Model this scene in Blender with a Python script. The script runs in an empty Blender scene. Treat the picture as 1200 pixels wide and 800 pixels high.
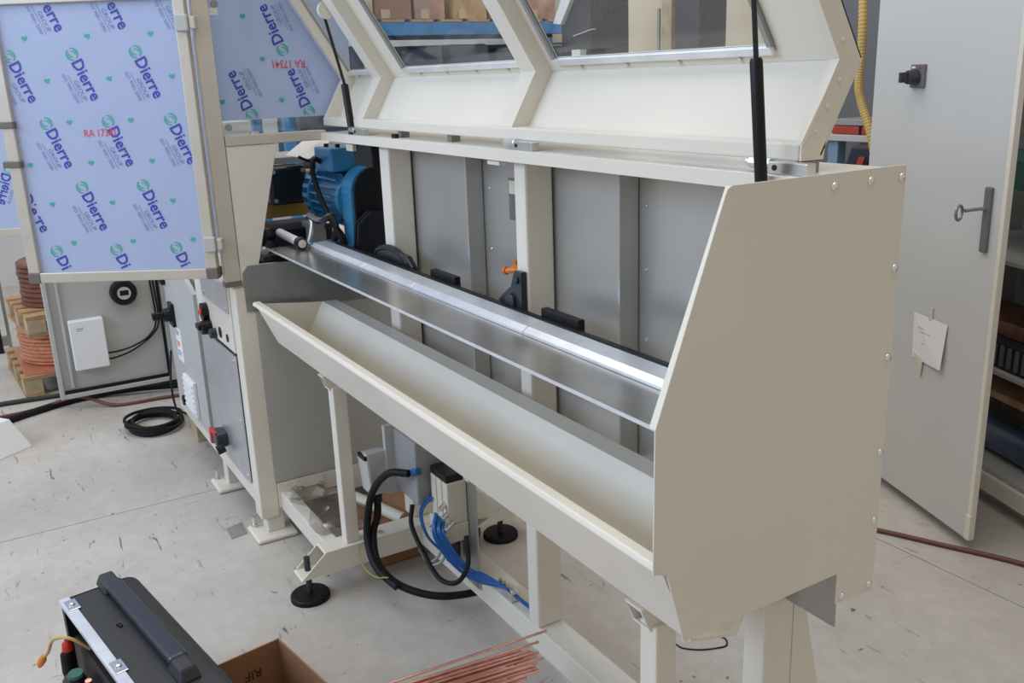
import bpy, bmesh, math, random
from mathutils import Vector, Matrix
random.seed(7)
S = bpy.context.scene
COL = S.collection

# ------------------------------------------------------------------ camera
F_PX = 1082.693
RM = ((0.514418, 0.220197, -0.828787), (0.856806, -0.171952, 0.486124), (-0.035469, -0.960180, -0.277121))
cam_d = bpy.data.cameras.new('camera'); cam = bpy.data.objects.new('camera', cam_d); COL.objects.link(cam)
cam_d.sensor_width = 36.0; cam_d.sensor_fit = 'HORIZONTAL'; cam_d.lens = F_PX / 1200 * 36; cam_d.clip_start = .05
cam.matrix_world = Matrix(((RM[0][0], -RM[0][1], -RM[0][2], 0), (RM[1][0], -RM[1][1], -RM[1][2], 0),
                           (RM[2][0], -RM[2][1], -RM[2][2], 1.7), (0, 0, 0, 1)))
S.camera = cam

# ------------------------------------------------------------------ light
W = bpy.data.worlds.new('world'); S.world = W; W.use_nodes = True
bg = W.node_tree.nodes['Background']; bg.inputs[0].default_value = (1.0, .965, .91, 1); bg.inputs[1].default_value = .48
def area(name, loc, target, sx, sy, power, col):
    d = bpy.data.lights.new(name, 'AREA'); d.shape = 'RECTANGLE'; d.size = sx; d.size_y = sy; d.energy = power; d.color = col
    o = bpy.data.objects.new(name, d); COL.objects.link(o); o.location = loc
    o.rotation_euler = (Vector(target) - Vector(loc)).to_track_quat('-Z', 'Y').to_euler()
    return o
area('roof_light_offscreen', (-3.6, .6, 5.6), (-3.6, .6, 0), 8.0, 4.0, 230, (1.0, .98, .95))
area('window_front_offscreen', (-3.6, -4.4, 3.7), (-3.6, 0, 3.7), 6.0, 2.2, 340, (.58, .74, 1.0))
area('window_rear_offscreen', (-6.8, 6.12, 3.8), (-6.8, 0, 3.8), 3.0, 1.6, 150, (.72, .84, 1.0))
S.view_settings.view_transform = 'Standard'; S.view_settings.look = 'None'
S.view_settings.exposure = -0.15; S.view_settings.gamma = 1.0; S.view_settings.use_curve_mapping = False

# ------------------------------------------------------------------ materials
MATS = {}
def mat(name, col, rough=.5, metal=0.0, noise=0.0, nscale=6.0, bump=0.0, bscale=60.0, spec=.5, clear=0.0, coat_r=.1):
    m = bpy.data.materials.new(name); m.use_nodes = True; nt = m.node_tree; b = nt.nodes['Principled BSDF']
    b.inputs['Base Color'].default_value = (*col, 1); b.inputs['Roughness'].default_value = rough
    b.inputs['Metallic'].default_value = metal; b.inputs['Specular IOR Level'].default_value = spec
    if clear: b.inputs['Coat Weight'].default_value = clear; b.inputs['Coat Roughness'].default_value = coat_r
    tc = nt.nodes.new('ShaderNodeTexCoord')
    if noise:
        n = nt.nodes.new('ShaderNodeTexNoise'); n.inputs['Scale'].default_value = nscale; n.inputs['Detail'].default_value = 6
        nt.links.new(tc.outputs['Object'], n.inputs['Vector'])
        r = nt.nodes.new('ShaderNodeValToRGB'); r.color_ramp.elements[0].position = .3; r.color_ramp.elements[1].position = .7
        r.color_ramp.elements[0].color = (*[c * (1 - noise) for c in col], 1)
        r.color_ramp.elements[1].color = (*[min(1, c * (1 + noise)) for c in col], 1)
        nt.links.new(n.outputs['Fac'], r.inputs['Fac']); nt.links.new(r.outputs['Color'], b.inputs['Base Color'])
    if bump:
        n2 = nt.nodes.new('ShaderNodeTexNoise'); n2.inputs['Scale'].default_value = bscale; n2.inputs['Detail'].default_value = 4
        nt.links.new(tc.outputs['Object'], n2.inputs['Vector'])
        bp = nt.nodes.new('ShaderNodeBump'); bp.inputs['Strength'].default_value = bump; bp.inputs['Distance'].default_value = .01
        nt.links.new(n2.outputs['Fac'], bp.inputs['Height']); nt.links.new(bp.outputs['Normal'], b.inputs['Normal'])
    MATS[name] = m; return m
mat('paint', (.74, .695, .60), .38, noise=.03, nscale=3)                 # cream powder coat
mat('panel_paint', (.74, .695, .60), .6, noise=.03, nscale=2, bump=.06, bscale=700)
mat('lid_paint', (.74, .695, .60), .38, noise=.03, nscale=3)
mat('trough_paint', (.74, .695, .60), .42, noise=.05, nscale=5)
mat('grey_paint', (.44, .43, .40), .5, noise=.03, nscale=3)
mat('cab_grey', (.45, .45, .43), .5, noise=.03, nscale=3)
mat('door_paint', (.58, .58, .565), .5, noise=.02, nscale=2)
mat('alu', (.62, .64, .68), .38, .85, noise=.06, nscale=9)
mat('alu_frame', (.60, .55, .47), .42, .35, noise=.04, nscale=12)
mat('corner_cap', (.16, .14, .12), .5)
mat('bright_alu', (.80, .83, .88), .30, .55, noise=.08, nscale=14)
mat('steel', (.56, .535, .50), .26, .9, noise=.12, nscale=7)
mat('rear_galv', (.51, .505, .485), .32, .6, noise=.07, nscale=3)
mat('gusset_paint', (.74, .695, .60), .5)
mat('earth', (.30, .38, .08), .5)
mat('galv', (.46, .46, .45), .36, .8, noise=.10, nscale=5)
mat('dark_galv', (.30, .31, .30), .42, .7, noise=.14, nscale=6)
mat('chrome', (.85, .85, .85), .15, 1.0)
mat('zinc', (.7, .7, .68), .3, .95, noise=.08, nscale=30)
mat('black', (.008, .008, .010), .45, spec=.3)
mat('black_gloss', (.012, .013, .016), .25)
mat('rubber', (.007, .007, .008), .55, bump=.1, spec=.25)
mat('case_plastic', (.030, .032, .036), .5, bump=.25, bscale=500)
mat('case_blue', (.022, .028, .042), .32)
mat('motor_blue', (.03, .20, .38), .35, noise=.06, nscale=10)
mat('hose_blue', (.012, .10, .33), .35)
mat('yellow', (.50, .29, .05), .5, noise=.1)
mat('white_plastic', (.80, .80, .79), .45)
mat('cream_plastic', (.62, .58, .47), .5)
mat('grey_plastic', (.30, .30, .295), .5)
mat('light_grey_plastic', (.48, .48, .46), .5)
mat('red', (.55, .03, .02), .45)
mat('orange', (.75, .22, .03), .5)
mat('copper', (.90, .50, .42), .20, 1.0, noise=.12, nscale=30)
mat('copper_coil', (.62, .27, .16), .4, .5, noise=.2, nscale=40)
mat('brown_coil', (.20, .08, .05), .45, .3, noise=.25, nscale=30)
mat('wood', (.42, .25, .12), .7, noise=.2, nscale=14, bump=.2)
mat('wood_pale', (.46, .36, .22), .7, noise=.2, nscale=14)
mat('cardboard', (.30, .155, .075), .8, noise=.06, nscale=10)
mat('ink_blue', (.05, .06, .42), .5)
mat('ink_green', (.06, .42, .32), .5)
mat('ink_grey', (.20, .23, .48), .5)
mat('ink_red', (.75, .05, .08), .5)
mat('ink_black', (.03, .02, .02), .6)
mat('paper', (.80, .80, .79), .7)
mat('tape', (.62, .60, .50), .4)
mat('wall', (.80, .68, .50), .8, noise=.04, nscale=2)
mat('wall_pale', (.58, .58, .57), .8, noise=.04, nscale=2)
mat('wall_grey', (.14, .145, .15), .7, noise=.05, nscale=2)
mat('machine_dark', (.035, .035, .040), .55, noise=.6, nscale=60)
mat('rack_blue', (.04, .18, .38), .5, noise=.1)
mat('bundle_dark', (.035, .05, .085), .35, noise=.2, nscale=14)
mat('crate_brown', (.38, .22, .15), .8, noise=.35, nscale=7)
mat('green_dark', (.03, .12, .10), .5)
mat('hose_yellow', (.55, .38, .13), .5, noise=.1)
mat('red_hose', (.13, .045, .03), .5)
mat('cable_olive', (.030, .034, .024), .55)
mat('roll_film', (.05, .085, .15), .3, noise=.15, nscale=9)
mat('dull_red', (.36, .045, .025), .5)
mat('pale_blue', (.20, .30, .42), .5)
mat('inside_dark', (.022, .022, .022), .7, noise=.5, nscale=9)

def floor_mat():
    m = bpy.data.materials.new('concrete'); m.use_nodes = True; nt = m.node_tree; b = nt.nodes['Principled BSDF']
    N, L = nt.nodes.new, nt.links.new
    geo = N('ShaderNodeNewGeometry')
    def noise(scale, det=8, rough=.6, mapping=None, dist=0):
        n = N('ShaderNodeTexNoise'); n.inputs['Scale'].default_value = scale; n.inputs['Detail'].default_value = det
        n.inputs['Roughness'].default_value = rough; n.inputs['Distortion'].default_value = dist
        if mapping:
            mp = N('ShaderNodeMapping'); mp.inputs['Scale'].default_value = mapping[0]; mp.inputs['Rotation'].default_value = (0, 0, mapping[1])
            L(geo.outputs['Position'], mp.inputs['Vector']); L(mp.outputs['Vector'], n.inputs['Vector'])
        else: L(geo.outputs['Position'], n.inputs['Vector'])
        return n.outputs['Fac']
    def ramp(f, stops):
        r = N('ShaderNodeValToRGB'); e = r.color_ramp.elements
        e[0].position, e[0].color = stops[0][0], (*stops[0][1], 1); e[1].position, e[1].color = stops[1][0], (*stops[1][1], 1)
        L(f, r.inputs['Fac']); return r.outputs['Color']
    def mix(f, a, bb, mode='MIX'):
        x = N('ShaderNodeMix'); x.data_type = 'RGBA'; x.blend_type = mode
        if isinstance(f, float): x.inputs[0].default_value = f
        else: L(f, x.inputs[0])
        for s, v in ((6, a), (7, bb)):
            if isinstance(v, tuple): x.inputs[s].default_value = (*v, 1)
            else: L(v, x.inputs[s])
        return x.outputs[2]
    base = ramp(noise(1.3), [(.32, (.47, .43, .38)), (.68, (.60, .56, .51))])
    fine = ramp(noise(16), [(.30, (.86, .86, .86)), (.70, (1, 1, 1))])
    c = mix(1.0, base, fine, 'MULTIPLY')
    msk = ramp(noise(1.7, 3, .6), [(.40, (0, 0, 0)), (.56, (1, 1, 1))])
    sp = ramp(noise(26, 3, .5), [(.69, (0, 0, 0)), (.74, (1, 1, 1))])                 # dark specks
    c = mix(sp, c, (.16, .13, .11))
    sc = ramp(noise(6, 5, .65, ((1, 5.5, 1), .5), .6), [(.625, (0, 0, 0)), (.67, (1, 1, 1))])   # scuffs
    sc = mix(1.0, sc, msk, 'MULTIPLY')
    c = mix(sc, c, (.17, .14, .12))
    sc2 = ramp(noise(5, 6, .7, ((6, 1, 1), .9), .5), [(.655, (0, 0, 0)), (.70, (1, 1, 1))])
    sc2 = mix(1.0, sc2, msk, 'MULTIPLY')
    c = mix(sc2, c, (.18, .15, .125))
    L(c, b.inputs['Base Color'])
    rr = N('ShaderNodeMapRange'); rr.inputs['To Min'].default_value = .30; rr.inputs['To Max'].default_value = .5
    L(noise(3), rr.inputs['Value']); L(rr.outputs['Result'], b.inputs['Roughness'])
    MATS['concrete'] = m
floor_mat()

def film_mat():
    m = bpy.data.materials.new('film'); m.use_nodes = True; nt = m.node_tree; b = nt.nodes['Principled BSDF']
    N, L = nt.nodes.new, nt.links.new
    b.inputs['Base Color'].default_value = (.47, .56, .80, 1); b.inputs['Roughness'].default_value = .22
    tc = N('ShaderNodeTexCoord'); n = N('ShaderNodeTexNoise'); n.inputs['Scale'].default_value = 2.2; n.inputs['Detail'].default_value = 2
    L(tc.outputs['Object'], n.inputs['Vector'])
    r = N('ShaderNodeValToRGB'); r.color_ramp.elements[0].position = .35; r.color_ramp.elements[1].position = .68
    r.color_ramp.elements[0].color = (.60, .68, .87, 1); r.color_ramp.elements[1].color = (.60, .68, .87, 1)
    L(n.outputs['Fac'], r.inputs['Fac']); L(r.outputs['Color'], b.inputs['Base Color'])
    bp = N('ShaderNodeBump'); bp.inputs['Strength'].default_value = .5; bp.inputs['Distance'].default_value = .03
    L(n.outputs['Fac'], bp.inputs['Height']); L(bp.outputs['Normal'], b.inputs['Normal'])
    tl = N('ShaderNodeBsdfTranslucent'); L(r.outputs['Color'], tl.inputs['Color'])
    tr = N('ShaderNodeBsdfTransparent'); tr.inputs['Color'].default_value = (.85, .9, 1, 1)
    m1 = N('ShaderNodeMixShader'); m1.inputs[0].default_value = .30
    L(b.outputs['BSDF'], m1.inputs[1]); L(tl.outputs['BSDF'], m1.inputs[2])
    m2 = N('ShaderNodeMixShader'); m2.inputs[0].default_value = .18
    L(m1.outputs[0], m2.inputs[1]); L(tr.outputs[0], m2.inputs[2])
    L(m2.outputs[0], nt.nodes['Material Output'].inputs['Surface'])
    MATS['film'] = m
film_mat()
def clear_mat(name, tint, gloss=.12, rough=.05, extra=0.0):
    m = bpy.data.materials.new(name); m.use_nodes = True; nt = m.node_tree; N, L = nt.nodes.new, nt.links.new
    tr = N('ShaderNodeBsdfTransparent'); tr.inputs['Color'].default_value = (*tint, 1)
    gl = N('ShaderNodeBsdfGlossy'); gl.inputs['Roughness'].default_value = rough
    m1 = N('ShaderNodeMixShader'); m1.inputs[0].default_value = gloss
    L(tr.outputs[0], m1.inputs[1]); L(gl.outputs[0], m1.inputs[2]); L(m1.outputs[0], nt.nodes['Material Output'].inputs['Surface'])
    MATS[name] = m
clear_mat('glass', (.93, .95, .96), .10)
clear_mat('bag', (.82, .80, .77), .28, .22)

# ------------------------------------------------------------------ mesh helpers
class MB:
    def __init__(s, M=None): s.v = []; s.f = []; s.mi = []; s.M = M; s.cur = 0
    def pts(s, L):
        b = len(s.v); s.v += [tuple(s.M @ Vector(p)) if s.M else tuple(p) for p in L]; return b
    def face(s, *i): s.f.append(i); s.mi.append(s.cur)
    def hexa(s, P):                       # 4 bottom + 4 top
        b = s.pts(P)
        for q in ((3, 2, 1, 0), (4, 5, 6, 7), (0, 1, 5, 4), (1, 2, 6, 5), (2, 3, 7, 6), (3, 0, 4, 7)): s.face(*[b + k for k in q])
        return s
    def box(s, x0, x1, y0, y1, z0, z1):
        return s.hexa([(x0, y0, z0), (x1, y0, z0), (x1, y1, z0), (x0, y1, z0), (x0, y0, z1), (x1, y0, z1), (x1, y1, z1), (x0, y1, z1)])
    def prism(s, poly, a, b, axis='x'):   # poly: 2-D points in the other two axes, in xyz order
        n = len(poly)
        mk = {'x': lambda p, t: (t, p[0], p[1]), 'y': lambda p, t: (p[0], t, p[1]), 'z': lambda p, t: (p[0], p[1], t)}[axis]
        i = s.pts([mk(p, a) for p in poly] + [mk(p, b) for p in poly])
        s.face(*[i + k for k in range(n)][::-1]); s.face(*[i + n + k for k in range(n)])
        for k in range(n): s.face(i + k, i + (k + 1) % n, i + n + (k + 1) % n, i + n + k)
        return s
    def strip(s, A, B, a, b):               # folded sheet: two matching profile lines in y-z, extruded along x
        n = len(A); i = s.pts([(a, *p) for p in A] + [(a, *p) for p in B] + [(b, *p) for p in A] + [(b, *p) for p in B])
        for k in range(n - 1):
            s.face(i + k, i + k + 1, i + n + k + 1, i + n + k); s.face(i + 2 * n + k, i + 2 * n + k + 1, i + 3 * n + k + 1, i + 3 * n + k)
            s.face(i + k, i + k + 1, i + 2 * n + k + 1, i + 2 * n + k); s.face(i + n + k, i + n + k + 1, i + 3 * n + k + 1, i + 3 * n + k)
        s.face(i, i + n, i + 3 * n, i + 2 * n); s.face(i + n - 1, i + 2 * n - 1, i + 4 * n - 1, i + 3 * n - 1)
        return s
    def lathe_x(s, c, prof, n=24):           # closed solid of revolution about the x axis through c
        rings = [s.pts([(c[0] + h, c[1] + r * math.cos(2 * math.pi * j / n), c[2] + r * math.sin(2 * math.pi * j / n)) for j in range(n)]) for h, r in prof]
        for a, b in zip(rings[:-1], rings[1:]):
            for j in range(n): s.face(a + j, a + (j + 1) % n, b + (j + 1) % n, b + j)
        s.face(*[rings[0] + j for j in range(n)]); s.face(*[rings[-1] + j for j in range(n)]); return s
    def tube(s, path, r, n=10, caps=True, closed=False):
        P = [Vector(p) for p in path]; m = len(P); rs = r if isinstance(r, (list, tuple)) else [r] * m
        T = []
        for k in range(m):
            a = P[k - 1] if (k > 0 or closed) else P[k]; c = P[(k + 1) % m] if (k < m - 1 or closed) else P[k]
            T.append((c - a).normalized())
        up = Vector((0, 0, 1)) if abs(T[0].z) < .9 else Vector((1, 0, 0))
        U = (up - T[0] * up.dot(T[0])).normalized(); rings = []
        for k in range(m):
            U = U - T[k] * U.dot(T[k])
            U = U.normalized() if U.length > 1e-6 else T[k].orthogonal().normalized()
            V = T[k].cross(U)
            rings.append(s.pts([P[k] + (U * math.cos(2 * math.pi * j / n) + V * math.sin(2 * math.pi * j / n)) * rs[k] for j in range(n)]))
        for k in range(m if closed else m - 1):
            a, b = rings[k], rings[(k + 1) % m]
            for j in range(n): s.face(a + j, a + (j + 1) % n, b + (j + 1) % n, b + j)
        if caps and not closed:
            s.face(*[rings[0] + j for j in range(n)][::-1]); s.face(*[rings[-1] + j for j in range(n)])
        return s
    def cyl(s, p0, p1, r, r1=None, n=20): return s.tube([p0, p1], [r, r if r1 is None else r1], n)
    def raw(s, V, Fc):
        b = s.pts(V)
        for q in Fc: s.face(*[b + k for k in q])
        return s
    def build(s, name, m, parent=None, bevel=0.0, smooth=False, seg=2, label=None):
        me = bpy.data.meshes.new(name); me.from_pydata(s.v, [], s.f)
        ms = m if isinstance(m, (list, tuple)) else [m]
        for q in ms: me.materials.append(MATS[q])
        me.polygons.foreach_set('material_index', s.mi)
        bm = bmesh.new(); bm.from_mesh(me); bmesh.ops.recalc_face_normals(bm, faces=bm.faces); bm.to_mesh(me); bm.free()
        if smooth:
            me.polygons.foreach_set('use_smooth', [True] * len(me.polygons))
            try: me.set_sharp_from_angle(angle=math.radians(38))
            except Exception: pass
        o = bpy.data.objects.new(name, me); COL.objects.link(o)
        if bevel:
            md = o.modifiers.new('bevel', 'BEVEL'); md.width = bevel; md.segments = seg; md.limit_method = 'ANGLE'; md.angle_limit = math.radians(40)
        if parent is not None: attach(o, parent)
        if label: o['label'] = label
        return o
BASE = {}
def attach(o, parent):
    o.parent = parent
    if parent.name in BASE: o.location = -BASE[parent.name]
def thing(name, label, cat, base=(0, 0, 0), group=None):
    o = bpy.data.objects.new(name, None); COL.objects.link(o); o.location = base; o.empty_display_size = .1
    BASE[o.name] = Vector(base); o['label'] = label; o['category'] = cat
    if group: o['group'] = group
    return o
def tag(o, label, cat, group=None):
    o['label'] = label; o['category'] = cat
    if group: o['group'] = group
    return o
def struct(o): o['kind'] = 'structure'; return o
def same(o, name, parent, d=(0, 0, 0)):           # copy of a part sharing its mesh, moved by d
    c = o.copy(); c.name = name; COL.objects.link(c); c.parent = parent; c.location = o.location + Vector(d); return c
def smoothpath(P, k=6):                            # Catmull-Rom
    P = [Vector(p) for p in P]; Q = [P[0] * 2 - P[1]] + P + [P[-1] * 2 - P[-2]]; out = []
    for i in range(1, len(Q) - 2):
        a, b, c, d = Q[i - 1:i + 3]
        for j in range(k):
            t = j / k
            out.append(.5 * ((2 * b) + (c - a) * t + (2 * a - 5 * b + 4 * c - d) * t * t + (3 * b - a - 3 * c + d) * t ** 3))
    out.append(P[-1]); return out
_TX = {}
def text_geo(txt, bold=0.0):
    key = (txt, bold)
    if key not in _TX:
        cu = bpy.data.curves.new('t', 'FONT'); cu.body = txt; cu.size = 1.0; cu.resolution_u = 2; cu.offset = bold
        o = bpy.data.objects.new('t', cu); COL.objects.link(o); bpy.context.view_layer.update()
        dg = bpy.context.evaluated_depsgraph_get(); me = o.evaluated_get(dg).to_mesh()
        V = [tuple(v.co) for v in me.vertices]; Fc = [tuple(p.vertices) for p in me.polygons]
        xs = [v[0] for v in V]; w0, w1 = min(xs), max(xs)
        V = [((v[0] - w0) / (w1 - w0), v[1] / (w1 - w0), v[2]) for v in V]     # unit width
        _TX[key] = (V, Fc); o.evaluated_get(dg).to_mesh_clear(); bpy.data.objects.remove(o); bpy.data.curves.remove(cu)
    return _TX[key]
def add_text(mb, txt, ox, oy, width, bold=0.0, stretch=1.0):
    V, Fc = text_geo(txt, bold); mb.raw([(ox + v[0] * width, oy + v[1] * width * stretch, 0) for v in V], Fc)
def arc_strip(mb, cx, cy, r, w, a0, a1, n=10):
    V = []
    for k in range(n + 1):
        t = k / n; a = math.radians(a0 + (a1 - a0) * t); hw = w * math.sin(math.pi * min(1, t * .8 + .12))
        V += [(cx + (r - hw) * math.cos(a), cy + (r - hw) * math.sin(a), 0), (cx + (r + hw * .6) * math.cos(a), cy + (r + hw * .6) * math.sin(a), 0)]
    mb.raw(V, [(2 * k, 2 * k + 2, 2 * k + 3, 2 * k + 1) for k in range(n)])
def frame3(o, u, v):
    u = Vector(u).normalized(); v = Vector(v).normalized(); w = u.cross(v)
    M = Matrix.Identity(4)
    for i in range(3): M[i][0], M[i][1], M[i][2], M[i][3] = u[i], v[i], w[i], o[i]
    return M
LOGO = {}
def logo(parent, PM, u, v, ang, clip=None):
    """print of the protective film: swirl, word and small lines; PM maps pane (u, v, out) to world"""
    M = PM @ Matrix.Translation((u, v, .0012)) @ Matrix.Rotation(math.radians(ang), 4, 'Z')
    mb = MB(M)
    mb.cur = 0; add_text(mb, 'Dierre', .024, -.013, .136, .019, 1.12)
    mb.cur = 1
    arc_strip(mb, 0, .004, .0195, .0042, 20, 175); arc_strip(mb, 0, .004, .0195, .0042, 200, 355)
    arc_strip(mb, .002, .004, .0115, .0026, 60, 190); arc_strip(mb, -.002, .004, .0115, .0026, 240, 370)
    mb.cur = 2; add_text(mb, 'GROUP', .078, -.038, .070, .002, 1.0)
    mb.box(.052, .150, -.0455, -.0440, 0, .0002)
    add_text(mb, 'ISO 9001:2000', .044, -.064, .100, 0, 1.0)
    return mb
def marks(parent, PM, logos, dots, ang, u0, u1, v0, v1, stamp=None):
    def inside(me_v, inv):
        for p in me_v:
            q = inv @ Vector(p)
            if not (u0 < q.x < u1 and v0 < q.y < v1): return False
        return True
    inv = PM.inverted()
    for (u, v) in logos:
        mb = logo(parent, PM, u, v, ang)
        keep = []; kmi = []
        for f_, mi in zip(mb.f, mb.mi):
            if inside([mb.v[k] for k in f_], inv): keep.append(f_); kmi.append(mi)
        if len(keep) < .12 * len(mb.f): continue
        if len(keep) < .5 * len(mb.f):
            pr_ = [(f_, mi) for f_, mi in zip(keep, kmi) if mi < 2]
            if not pr_: continue
            keep, kmi = [p[0] for p in pr_], [p[1] for p in pr_]
        used = sorted({k for f_ in keep for k in f_}); ix = {k: i for i, k in enumerate(used)}
        m2 = MB(); m2.v = [mb.v[k] for k in used]; m2.f = [tuple(ix[k] for k in f_) for f_ in keep]; m2.mi = kmi
        m2.build('printed_logo', ['ink_blue', 'ink_green', 'ink_grey'], parent)
    for (u, v) in dots:
        if not (u0 + .01 < u < u1 - .01 and v0 + .01 < v < v1 - .01): continue
        mb = MB(PM @ Matrix.Translation((u, v, .0012)))
        mb.raw([(-.011, .0, 0), (-.004, .008, 0), (.003, .005, 0), (.010, .008, 0), (.008, -.004, 0), (.0, -.009, 0), (-.006, -.004, 0)], [(0, 1, 2, 3, 4, 5, 6)])
        mb.build('printed_leaf', 'ink_green', parent)
    if stamp:
        u, v, w, a = stamp
        mb = MB(PM @ Matrix.Translation((u, v, .0014)) @ Matrix.Rotation(math.radians(a), 4, 'Z')); add_text(mb, 'RA 17341', 0, 0, w, .004, 1.25)
        mb.build('ink_stamp', 'ink_red', parent, label='red stamped number on the film')

# ================================================================== SETTING
fl = struct(MB().box(-9.5, 4.2, -4.2, 6.3, -.12, -.008).build('floor', 'inside_dark'))
gx = [-9.5, -6.93, -3.885, -.84, 2.2, 4.2]; gy = [-4.2, -3.36, -.33, 2.702, 5.73, 6.3]; g = .0022
for i in range(5):
    for j in range(5):
        MB().box(gx[i] + g, gx[i + 1] - g, gy[j] + g, gy[j + 1] - g, -.008, 0).build('slab', 'concrete', fl)
struct(MB().box(-9.6, 4.2, 6.2, 6.35, 0, 4.6).build('wall_back', 'wall'))
struct(MB().box(-9.6, -9.5, -4.2, 6.2, 0, 4.6).build('wall_left', 'wall_pale'))

# ================================================================== BAR FEEDER (long machine)
fm = thing('bar_feeder', 'long cream steel bar feeder with sloping end panel, open lid and collecting trough', 'machine', (-2.0, 1.2, 0))
XE = -1.0
# end panel
ep = MB().prism([(.969, 1.534), (1.36, 1.534), (1.36, .735), (1.258, .74), (1.258, .803), (.891, .799), (.854, .934), (.826, .942), (.828, 1.184), (.955, 1.520), (.960, 1.530)], XE - .003, XE, 'x')
ep = ep.build('end_panel', 'panel_paint', fm, .0006, seg=1, label='beige sheet end panel with a sloping edge and screws')
def screw(parent, p, r=.007):
    x, y, z = p; V = []
    mb = MB()
    mb.cyl((x, y, z), (x + .0012, y, z), r * 1.15, n=14)
    mb.tube([(x + .0012, y, z), (x + .003, y, z), (x + .0045, y, z), (x + .005, y, z)], [r, r * .9, r * .55, r * .2], 14)
    return mb.build('screw', 'chrome', parent, smooth=True)
for (y, z) in ((1.187, 1.513), (1.272, 1.514), (1.349, 1.514), (1.349, 1.36), (1.350, 1.20), (1.350, 1.02), (1.349, .885), (1.348, .752), (1.274, .752)):
    screw(ep, (XE, y, z))
# front return of the end panel (folded edge along the slope)
MB().hexa([(XE - .016, .829, 1.184), (XE - .003, .829, 1.184), (XE - .003, .832, 1.183), (XE - .016, .832, 1.183),
           (XE - .016, .970, 1.532), (XE - .003, .970, 1.532), (XE - .003, .973, 1.531), (XE - .016, .973, 1.531)]).build('edge_fold', 'paint', fm)
# top rail (folded sheet)
XR0, XR1 = -3.30, XE - .003
MB().strip([(1.165, 1.496), (1.165, 1.523), (1.358, 1.527), (1.358, 1.50)], [(1.170, 1.496), (1.170, 1.518), (1.354, 1.522), (1.354, 1.50)], XR0, XR1).build('top_rail', 'paint', fm)
MB().prism([(1.172, 1.5225), (1.172, 1.5245), (1.175, 1.5245), (1.175, 1.5225)], XR0 + .05, XR1 - .02, 'x').build('seal_strip', 'bright_alu', fm)
# posts
for (x0, x1) in ((-2.874, -2.800), (-2.017, -1.963), (-1.176, -1.120)):
    MB().box(x0, x1, 1.205, 1.287, .18, 1.496).build('post', 'paint', fm, .006)
# rear sheet with hat stiffeners
bp_ = MB().box(-3.12, XE - .003, 1.352, 1.356, .76, 1.497).build('rear_sheet', 'rear_galv', fm)
for (x0, x1) in ((-2.06, -1.697), (-2.92, -2.441)):
    MB().box(x0, x1, 1.293, 1.351, .765, 1.495).build('stiffener', 'rear_galv', bp_, .004)
for (x, z) in ((-1.668, 1.40), (-1.668, 1.25), (-1.668, 1.08), (-2.40, 1.38), (-2.40, 1.2)):
    mb = MB(); mb.tube([(x, 1.352, z), (x, 1.348, z), (x, 1.346, z)], [.005, .0045, .002], 8); mb.build('rivet', 'zinc', bp_)
# transparent label and orange knob on the rear sheet
MB().box(-2.29, -2.19, 1.3495, 1.3515, 1.30, 1.42).build('document_pocket', 'bag', bp_)
MB().box(-2.285, -2.20, 1.3485, 1.3495, 1.375, 1.412).build('document_slip', 'cream_plastic', bp_)
kn = MB(); kn.cyl((-2.225, 1.352, 1.165), (-2.225, 1.322, 1.165), .024, .019, 9); kn.cyl((-2.225, 1.332, 1.165), (-2.262, 1.318, 1.158), .010, .009, 8); kn.cyl((-2.262, 1.318, 1.158), (-2.272, 1.315, 1.157), .013, .010, 8); kn.cyl((-2.225, 1.33, 1.18), (-2.222, 1.325, 1.195), .009, .007, 8)
kn.build('valve_knob', 'orange', bp_, smooth=True)
# loading plate
MB().box(-3.40, -1.02, .955, 1.10, 1.104, 1.110).build('loading_plate', 'steel', fm, label='polished steel loading plate')
MB().box(-3.40, -1.02, .9525, .955, 1.104, 1.1112).build('plate_edge', 'bright_alu', fm)
# guide rail in sections
for (x0, x1) in ((-3.30, -2.80), (-2.797, -2.42), (-2.417, -1.80), (-1.797, -1.02)):
    MB().prism([(1.085, 1.1105), (1.085, 1.118), (1.10, 1.128), (1.150, 1.130), (1.158, 1.122), (1.158, 1.1105)], x0, x1, 'x').build('guide_rail', 'bright_alu', fm, .001, seg=1)
MB().box(-3.25, -1.02, 1.160, 1.180, 1.085, 1.128).build('conveyor_bar', 'black', fm, .003)
for x in (-2.49, -1.87):
    MB().box(x, x + .16, 1.182, 1.203, 1.104, 1.146).build('support_arm', 'black', fm, .003)
# bearing blocks (dark cast) on posts
def casting(x, y, z, sx, name='bearing_block'):
    mb = MB()
    mb.prism([(x - .105, z - .04), (x + .012, z - .04), (x + .012, z + .078), (x - .022, z + .078), (x - .040, z + .035), (x - .075, z + .012), (x - .105, z - .01)], y - .018, y + .001, 'y')
    mb.cyl((x - .035, y - .018, z - .005), (x - .035, y - .028, z - .005), .022, n=14)
    mb.cyl((x - .005, y - .018, z + .055), (x - .005, y - .026, z + .055), .009, n=10)
    return mb.build(name, 'case_blue', fm, .003)
casting(-1.978, 1.203, 1.140, .026)
mb = MB(); mb.prism([(-2.94, 1.09), (-2.62, 1.09), (-2.62, 1.130), (-2.66, 1.158), (-2.80, 1.166), (-2.90, 1.145)], 1.182, 1.203, 'y'); mb.tube(smoothpath([(-2.93, 1.19, 1.115), (-2.89, 1.188, 1.150), (-2.80, 1.188, 1.168), (-2.72, 1.188, 1.160), (-2.66, 1.19, 1.135)]), .011, 8)
mb.build('roller_bracket', 'black_gloss', fm, .004)
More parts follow.
